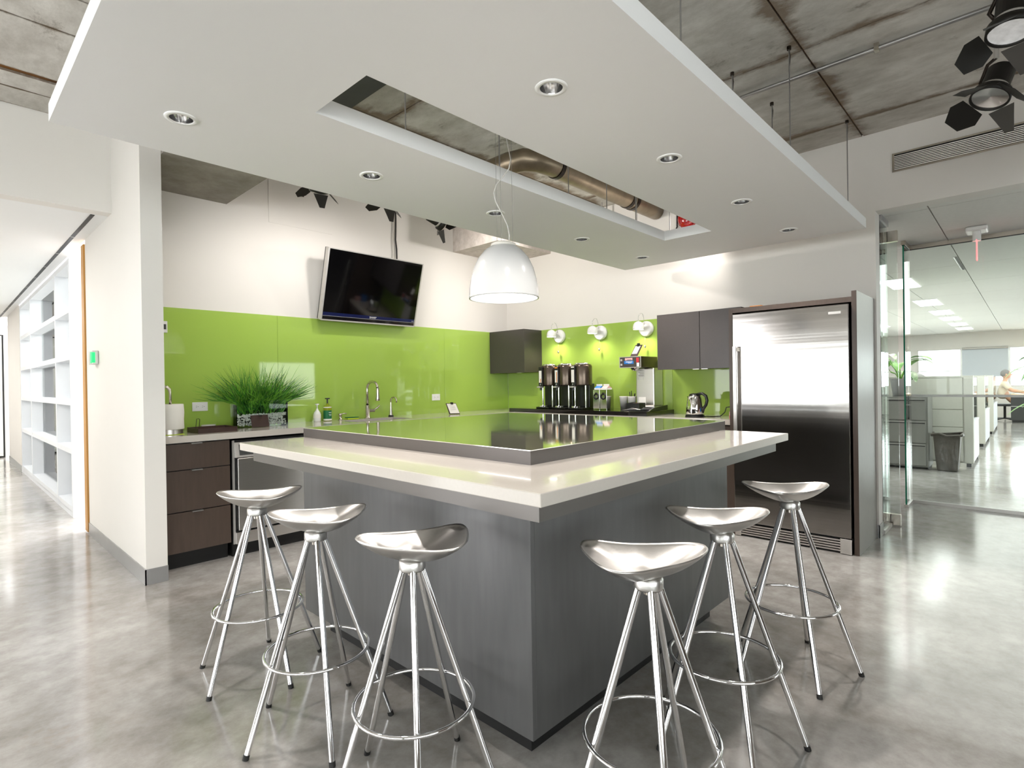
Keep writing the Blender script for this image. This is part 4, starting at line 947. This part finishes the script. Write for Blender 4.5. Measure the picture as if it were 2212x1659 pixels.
od = thing('door_1', 'oak door edge standing at the end of the white partition', 'door', (.95, 6.1, 0)); del od['category']; struct(od)
box(.916, 5.985, .015, .96, 6.10, 2.53).build('door_leaf', 'orange', od)
sl = thing('slot_diffuser', 'long black linear slot diffuser in the corridor ceiling', 'air diffuser', (.835, 9, 2.56))
box(.822, 5.06, 2.561, .848, 13.3, 2.5655).build('slot', 'toe', sl)
for k in range(9): box(.82, 5.9 + k * .82, 2.5595, .85, 5.91 + k * .82, 2.561).build('spacer', 'silver', sl)

# ------------------------------------------------------------------ office beyond the opening
oc = struct(box(X + .15, -4.1, 2.60, 23, 6.0, 2.75).build('ceiling_office', 'wall'), 'white tiled office ceiling')
tx = [5.255, 5.36] + [5.36 + 1.5 * k for k in range(1, 12)]
tyv = [-3.943 + .75 * k for k in range(13)]
TROF = {}
lit = [(11, 1.24), (13, 1.24), (8.6, 1.28)]
for i in range(len(tx) - 1):
    for j in range(len(tyv) - 1):
        g = .004
        box(tx[i] + g, tyv[j] + g, 2.575, tx[i + 1] - g, tyv[j + 1] - g, 2.60).build('ceiling_tile', 'tile', oc)
tn = ['nearest the glass, first', 'second', 'third', 'fourth', 'fifth', 'sixth']
for r_, (yy, xs_) in enumerate(((1.30, (8.9, 11.7, 13.8, 15.5, 17.4, 19.2)), (2.8, (11.0, 13.6, 16.2)))):
    for k, xx in enumerate(xs_):
        t = thing('ceiling_troffer', 'bright square office ceiling light, %s from the glass in the %s row' % (['first', 'second', 'third', 'fourth', 'fifth', 'sixth'][k], ['right', 'left'][r_]), 'ceiling light', (xx + .4, yy, 2.57), 'office ceiling lights')
        box(xx, yy - .16, 2.565, xx + 1.0, yy + .16, 2.5745).build('diffuser', 'troffer', t)
        MB().box(xx - .02, yy - .18, 2.568, xx, yy + .18, 2.5745).box(xx + 1., yy - .18, 2.568, xx + 1.02, yy + .18, 2.5745).build('frame', 'white', t)
area('office_light', (14, 1.2, 2.55), (0, 0, 0), 13, 5, 170, (1, .99, .96))
sd2 = thing('linear_diffuser', 'black linear slot in the white office ceiling', 'air diffuser', (8.3, .59, 2.57))
box(7.75, .565, 2.5715, 8.75, .585, 2.5745).build('slot', 'toe', sd2); box(7.75, .59, 2.5715, 8.75, .60, 2.5745).build('edge', 'white', sd2)

# glass vestibule: sidelight, pivot door fittings, end pane and long glass wall
gy = .872
w2 = struct(bpy.data.objects.new('window_2', None)); COL.objects.link(w2); w2.location = (5.4, gy, 0); ORG[w2] = Vector((5.4, gy, 0)); w2['label'] = 'clear glass sidelight and door beside the fridge wall'
box(X + .15, gy - .006, .03, 5.56, gy + .006, 2.53).build('pane', 'glassg', w2)
MB().box(X + .15, gy - .02, 0, 5.56, gy + .02, .03).build('floor_channel', 'silver', w2)
MB().box(X + .15, gy - .02, 2.53, 5.56, gy + .02, 2.575).build('head_channel', 'trimsteel', w2)
MB().box(5.6, gy - .07, .012, 5.615, gy + .03, 2.48).build('door_pane', 'glassg', w2)
MB().box(5.585, gy - .075, .01, 5.63, gy + .03, .10).box(5.585, gy - .075, 2.41, 5.63, gy + .03, 2.50).build('patch_fitting', 'nickel', w2)
w3 = struct(bpy.data.objects.new('window_3', None)); COL.objects.link(w3); w3.location = (6.75, 0, 0); ORG[w3] = Vector((6.75, 0, 0)); w3['label'] = 'long clear glass wall in front of the office'
box(6.452, gy - .006, .03, 6.74, gy + .006, 2.53).build('pane', 'glassg', w3)
box(6.437, gy - .0065, .03, 6.4515, gy + .0065, 2.53).build('polished_edge', 'glassedge', w3)
box(6.744, -3, .03, 6.756, gy - .007, 2.53).build('pane', 'glassg', w3)
MB().box(6.437, gy - .018, 0, 6.75, gy + .018, .03).box(6.732, -3, 0, 6.768, gy - .018, .03).build('floor_channel', 'silver', w3)
MB().box(6.437, gy - .018, 2.535, 6.75, gy + .018, 2.575).box(6.732, -3, 2.535, 6.768, gy - .018, 2.575).build('head_channel', 'nickel', w3)
MB().box(6.437, gy - .012, 2.53, 6.75, gy + .012, 2.536).box(6.738, -3, 2.53, 6.762, gy - .012, 2.536).build('head_gasket', 'toe', w3)
box(6.7405, -3, 1.063, 6.7435, gy - .01, 1.086).build('frosted_strip', 'frost', w3)
ex = thing('exit_sign', 'white ceiling-mounted exit sign seen edge-on with a red glowing strip', 'exit sign', (6.35, .35, 2.4))
MB().box(6.27, .25, 2.535, 6.47, .40, 2.574).build('canopy', 'white', ex, bevel=.012)
MB().cyl((6.33, .325, 2.45), (6.33, .325, 2.54), .03, n=20).build('stem', 'white', ex)
box(6.30, .321, 2.28, 6.36, .329, 2.46).build('lit_edge', 'ledred', ex)

fcab = thing('filing_cabinet', 'grey three-drawer lateral filing cabinet behind the glass', 'filing cabinet', (9.4, 1.5, 0))
box(9.22, .998, .03, 9.70, 1.95, .985).build('body', 'filecab', fcab); box(9.25, 1.01, 0, 9.70, 1.94, .03).build('plinth', 'toe', fcab)
for k in range(3):
    z = .05 + k * .31
    dr = box(9.20, 1.02, z, 9.22, 1.93, z + .295).build('drawer', 'filecab', fcab, bevel=.003)
    box(9.195, 1.03, z + .262, 9.2005, 1.92, z + .278).build('handle_slot', 'charcoal', dr); box(9.192, 1.03, z + .278, 9.2005, 1.92, z + .285).build('handle_lip', 'silver', dr)
# plant on the cabinet
def leafm(mb, base, d0, ln, w, droop, seg=8):
    d = Vector(d0).normalized(); p = Vector(base); side = d.cross(Vector((0, 0, 1)))
    side = side.normalized() if side.length > .05 else Vector((0, 1, 0)); vs = []
    for q in range(seg + 1):
        t = q / seg; ww = w * math.sin(math.pi * min(1, (t * .93 + .04))) ** .8
        up = side.cross(d).normalized()
        vs += [p - side * ww + up * ww * .25, p.copy(), p + side * ww + up * ww * .25]
        d = (d + Vector((0, 0, -droop / seg))).normalized(); p = p + d * (ln / seg)
    n = len(mb.v); mb.add(vs, [(3 * q + e, 3 * q + e + 1, 3 * q + e + 4, 3 * q + e + 3) for q in range(seg) for e in (0, 1)], True)
ppx, ppy = 9.45, 1.33
pl = thing('potted_plant', 'variegated leafy plant in a grey pot on the filing cabinet', 'plant', (ppx, ppy, .986))
MB().lathe([(0, 0), (.09, 0), (.125, .24), (.13, .25), (.115, .25), (.11, .22), (0, .215)], (ppx, ppy, .987), 28).build('pot', 'pot', pl)
rnd = random.Random(11)
for k in range(15):
    a = rnd.uniform(0, 2 * math.pi); e = rnd.uniform(.5, 1.6)
    if k < 6: a = math.pi + rnd.uniform(-1.2, 1.2)
    top = Vector((ppx + .10 * math.cos(a), ppy + .13 * math.sin(a), 1.22 + rnd.uniform(.08, .30)))
    stem = MB().tube([(ppx, ppy, 1.2), ((ppx + top.x) / 2, (ppy + top.y) / 2, (1.2 + top.z) / 2 + .04), top], .006, 6).build('stem', 'leaf', pl)
    l = MB(); leafm(l, top, (math.cos(a), math.sin(a), .5 if k % 3 else 1.1), rnd.uniform(.22, .34), rnd.uniform(.05, .075), rnd.uniform(.8, 2.6))
    l.build('leaf', 'leafv' if k % 2 else 'leaf', stem)
bn = thing('waste_bin', 'brown waste bin lined with a dark translucent bag', 'waste bin', (9.28, .80, 0))
def frust(x, y, a, b, z0, c, d, z1):
    return [(x - a, y - b, z0), (x + a, y - b, z0), (x + a, y + b, z0), (x - a, y + b, z0), (x - c, y - d, z1), (x + c, y - d, z1), (x + c, y + d, z1), (x - c, y + d, z1)]
MB().add(frust(9.30, .80, .10, .11, 0, .13, .145, .49), [(3, 2, 1, 0), (0, 1, 5, 4), (1, 2, 6, 5), (2, 3, 7, 6), (3, 0, 4, 7)]).build('bin_body', 'bag', bn, bevel=.02, seg=3)
rim = [(9.30 + .138 * sx * (1 + .03 * math.sin(i * 2.7)), .80 + .152 * sy, .485 + .018 * math.sin(i * 1.9)) for i, (sx, sy) in enumerate([(-1, -1), (-.5, -1.04), (0, -1), (.5, -1.03), (1, -1), (1.03, 0), (1, 1), (.5, 1.03), (0, 1), (-.5, 1.04), (-1, 1), (-1.04, .5), (-1.02, 0), (-1.04, -.5)])]
MB().tube(rim, .016, 6, True).build('bag_rim', 'bag', bn)
# workstations
wl = ['first, nearest the glass', 'second behind the first', 'third and furthest']
for k, (wx, dep, y0) in enumerate(((9.82, 1.25, .56), (12.75, 1.7, .57), (15.6, 2.2, .56))):
    ws = thing('workstation_partition', 'beige office workstation partition, ' + wl[k], 'partition', (wx + .5, 1.8, 0), 'office workstation partitions')
    for z0, z1 in ((.07, .54), (.55, .785), (.795, 1.235)):
        box(wx - .012, y0 + .115, z0, wx, 3.6, z1).build('fabric_tile', 'panelf', ws, bevel=.004)
    box(wx, y0 + .105, .05, wx + .06, 3.6, 1.24).build('core', 'panelt', ws); box(wx - .015, y0, 1.24, wx + .06, 3.6, 1.262).build('top_cap', 'panelt', ws)
    box(wx - .02, y0, .05, wx + .08, y0 + .105, 1.24).build('end_post', 'panelt', ws, bevel=.01)
    box(wx + .08, y0 + .01, .05, wx + dep, y0 + .06, .60).build('side_panel', 'winwhite', ws)
    box(wx + .08, y0 + .03, .62, wx + dep, y0 + .04, 1.235).build('side_glass', 'glassg', ws)
    box(wx + .08, y0 + .005, .60, wx + dep, y0 + .065, .62).build('side_rail', 'winwhite', ws)
    MB().box(wx, y0 + .03, 0, wx + .06, y0 + .08, .05).box(wx + dep - .1, y0 + .02, 0, wx + dep, y0 + .05, .05).build('foot', 'toe', ws)
    box(wx + .1, y0 + .2, .70, wx + dep + .6, 3.5, .73).build('desk_top', 'white', ws)
# far wall with windows
fw = MB().box(22, -3, 0, 22.2, 6, .92).box(22, -3, 2.10, 22.2, 6, 2.6).box(22, 2.64, .92, 22.2, 6, 2.10)
struct(fw.build('wall_office_far', 'wall'))
struct(box(X + .15, 5.95, 0, 22.2, 6.05, 2.6).build('wall_office_left', 'wall'))
struct(MB().box(X + .15, -4.1, 0, 22.2, -4, .9).box(X + .15, -4.1, 1.85, 22.2, -4, 2.6).build('wall_office_right', 'wall'))
for k in range(9):
    x_ = X + .2 + k * 1.9
    wn = struct(bpy.data.objects.new('window_%d' % (k + 31), None)); COL.objects.link(wn); wn.location = (x_, -4.05, .9); ORG[wn] = Vector(wn.location)
    MB().box(x_ - .04, -4.08, .9, x_ + .04, -4.02, 1.85).build('mullion', 'silver', wn)
    box(x_ + .04, -4.05, .9, min(x_ + 1.86, 22.1), -4.044, 1.85).build('pane', 'glass', wn)
for k, (a, b) in enumerate(((1.53, 2.64), (.43, 1.53), (-.70, .43), (-1.8, -.7))):
    wn = struct(bpy.data.objects.new('window_%d' % (k + 4), None)); COL.objects.link(wn); wn.location = (22.05, (a + b) / 2, .92); ORG[wn] = Vector(wn.location)
    MB().box(22.02, a, .92, 22.1, a + .03, 2.1).box(22.02, b - .03, .92, 22.1, b, 2.1).box(22.02, a + .03, 2.07, 22.1, b - .03, 2.1).box(22.02, a + .03, .92, 22.1, b - .03, .95).build('frame', 'silver', wn)
    if k != 1: box(22.03, a + .03, 1.40, 22.09, b - .03, 1.425).build('transom', 'silver', wn)
    box(22.06, a + .03, .95, 22.066, b - .03, 2.07).build('pane', 'glass', wn)
rb = thing('roller_blind', 'grey roller blind drawn over the middle far window', 'blind', (21.97, .98, 1.2))
box(21.965, .45, 1.22, 21.972, 1.51, 2.08).build('fabric', 'blind', rb); MB().cyl((21.96, .45, 2.09), (21.96, 1.51, 2.09), .03, n=12).build('roller', 'silver', rb)
# far desk, chair and person
fdk = thing('office_desk', 'wood-topped desk with a dark front panel by the far windows', 'desk', (20.4, 0, 0))
box(19.6, -1.2, .70, 21.2, .36, .74).build('desk_top', 'desk', fdk); box(19.62, -1.2, .06, 19.66, .36, .70).build('front_panel', 'charcoal', fdk); box(19.58, -1.2, .42, 19.63, .36, .435).build('rail', 'silver', fdk); box(21.1, -1.2, 0, 21.16, .36, .7).build('leg_panel', 'panelt', fdk); box(19.66, -1.15, 0, 19.7, .34, .06).build('plinth', 'toe', fdk)
ch = thing('office_chair', 'black office chair under the seated person by the far windows', 'chair', (20.45, .62, 0))
MB().add([(20.2, .75, .45), (20.2, .71, .45), (20.2, .86, 1.0), (20.2, .90, 1.0), (20.7, .75, .45), (20.7, .71, .45), (20.7, .86, 1.0), (20.7, .90, 1.0)], [(0, 1, 2, 3), (4, 7, 6, 5), (0, 4, 5, 1), (1, 5, 6, 2), (2, 6, 7, 3), (3, 7, 4, 0)]).build('backrest', 'black', ch, bevel=.01)
box(20.2, .30, .40, 20.7, .75, .465).build('seat', 'black', ch, bevel=.02); MB().cyl((20.45, .50, .06), (20.45, .50, .42), .03, n=12).build('column', 'black', ch)
for k in range(5): MB().cyl((20.45, .50, .07), (20.45 + .28 * math.cos(k * 1.257), .50 + .28 * math.sin(k * 1.257), .03), .02, n=8).build('caster_arm', 'black', ch)
pe = thing('person', 'person with short grey hair in a beige shirt seated at the far desk', 'person', (20.45, .62, 0))
def skinned(name, verts, edges, rad, m, parent):
    me = bpy.data.meshes.new(name); off = ORG[parent]
    me.from_pydata([tuple(Vector(v) - off) for v in verts], edges, []); me.materials.append(M[m])
    o = bpy.data.objects.new(name, me); COL.objects.link(o); o.parent = parent; ORG[o] = off
    sm = o.modifiers.new('skin', 'SKIN'); sm.use_smooth_shade = True
    for v, r in zip(me.skin_vertices[0].data, rad): v.radius = (r, r) if not isinstance(r, tuple) else r
    me.skin_vertices[0].data[0].use_root = True
    ss = o.modifiers.new('sub', 'SUBSURF'); ss.levels = 1; ss.render_levels = 2
    return o
bx, by = 20.45, .49
V = [(bx, by + .06, .56), (bx, by + .05, .80), (bx, by + .02, 1.0), (bx, by, 1.10), (bx, by - .02, 1.17), (bx, by - .03, 1.27),
     (bx - .18, by, 1.02), (bx - .24, by - .12, .84), (bx - .14, by - .34, .79), (bx - .10, by - .42, .78),
     (bx + .18, by, 1.02), (bx + .24, by - .12, .84), (bx + .14, by - .34, .79), (bx + .10, by - .42, .78),
     (bx - .11, by - .12, .56), (bx - .12, by - .36, .55), (bx - .12, by - .36, .10), (bx - .12, by - .48, .05),
     (bx + .11, by - .12, .56), (bx + .12, by - .36, .55), (bx + .12, by - .36, .10), (bx + .12, by - .48, .05)]
Ed = [(0, 1), (1, 2), (2, 3), (3, 4), (4, 5), (2, 6), (6, 7), (7, 8), (8, 9), (2, 10), (10, 11), (11, 12), (12, 13), (0, 14), (14, 15), (15, 16), (16, 17), (0, 18), (18, 19), (19, 20), (20, 21)]
Rd = [(.16, .12), (.15, .11), (.14, .10), .06, .055, .09, .07, .05, .04, .035, .07, .05, .04, .035, .085, .07, .05, .04, .085, .07, .05, .04]
skinned('body', V, Ed, Rd, 'skin', pe)
V2 = [(bx, by + .06, .58), (bx, by + .05, .80), (bx, by + .02, 1.0), (bx, by, 1.07), (bx - .18, by, 1.02), (bx - .235, by - .10, .86), (bx + .18, by, 1.02), (bx + .235, by - .10, .86)]
skinned('shirt', V2, [(0, 1), (1, 2), (2, 3), (2, 4), (4, 5), (2, 6), (6, 7)], [(.185, .14), (.175, .13), (.165, .12), .075, .085, .065, .085, .065], 'shirt', pe)
MB().ball((bx, by - .03, 1.275), .088, .105, .125, 18, 12).build('head', 'skin', pe)
MB().ball((bx, by - .01, 1.30), .098, .11, .112, 18, 12).build('hair', 'hair', pe)
MB().ball((bx - .09, by - .03, 1.27), .012, .022, .032, 8, 6).build('ear', 'skin', pe)
MB().ball((bx, by - .14, 1.265), .014, .02, .02, 8, 6).build('nose', 'skin', pe)
c3 = thing('task_chair', 'rounded grey chair top peeking above the nearest partition', 'chair', (13.0, 1.75, 0))
MB().ball((12.3, 1.52, 1.19), .06, .19, .14, 18, 10).build('backrest', 'filecab', c3); MB().cyl((12.3, 1.52, .5), (12.3, 1.52, 1.1), .03, n=10).build('post', 'black', c3)
MB().lathe([(0, .45), (.22, .45), (.22, .5), (0, .5)], (12.5, 1.52, 0), 20).build('seat', 'filecab', c3); MB().cyl((12.5, 1.52, 0.0), (12.5, 1.52, .45), .03, n=10).cyl((12.3, 1.52, .48), (12.5, 1.52, .48), .025, n=8).build('column', 'black', c3)
pm = thing('palm_plant', 'green potted palm whose leaves reach in at the right edge behind the glass', 'plant', (9.0, -.22, 0))
MB().lathe([(0, 0), (.14, 0), (.18, .34), (.185, .36), (.165, .36), (.16, .32), (0, .31)], (9.0, -.22, 0), 28).build('pot', 'pot', pm)
rnd = random.Random(5)
for k in range(16):
    a = R(90) + rnd.uniform(-1.5, 1.5) if k < 11 else rnd.uniform(0, 6.28); hgt = rnd.uniform(.6, 1.2)
    top = Vector((9.0 + .1 * math.cos(a), -.22 + .10 * math.sin(a), .3 + hgt))
    stem = MB().tube([(9.0, -.22, .3), (9.0 + .04 * math.cos(a), -.22 + .04 * math.sin(a), .3 + hgt * .6), top], .006, 6).build('stem', 'leaf', pm)
    l = MB(); leafm(l, top, (math.cos(a), math.sin(a), rnd.uniform(-.1, .7)), rnd.uniform(.25, .42), rnd.uniform(.022, .034), rnd.uniform(.6, 1.6))
    l.build('leaf', 'leaf', stem)
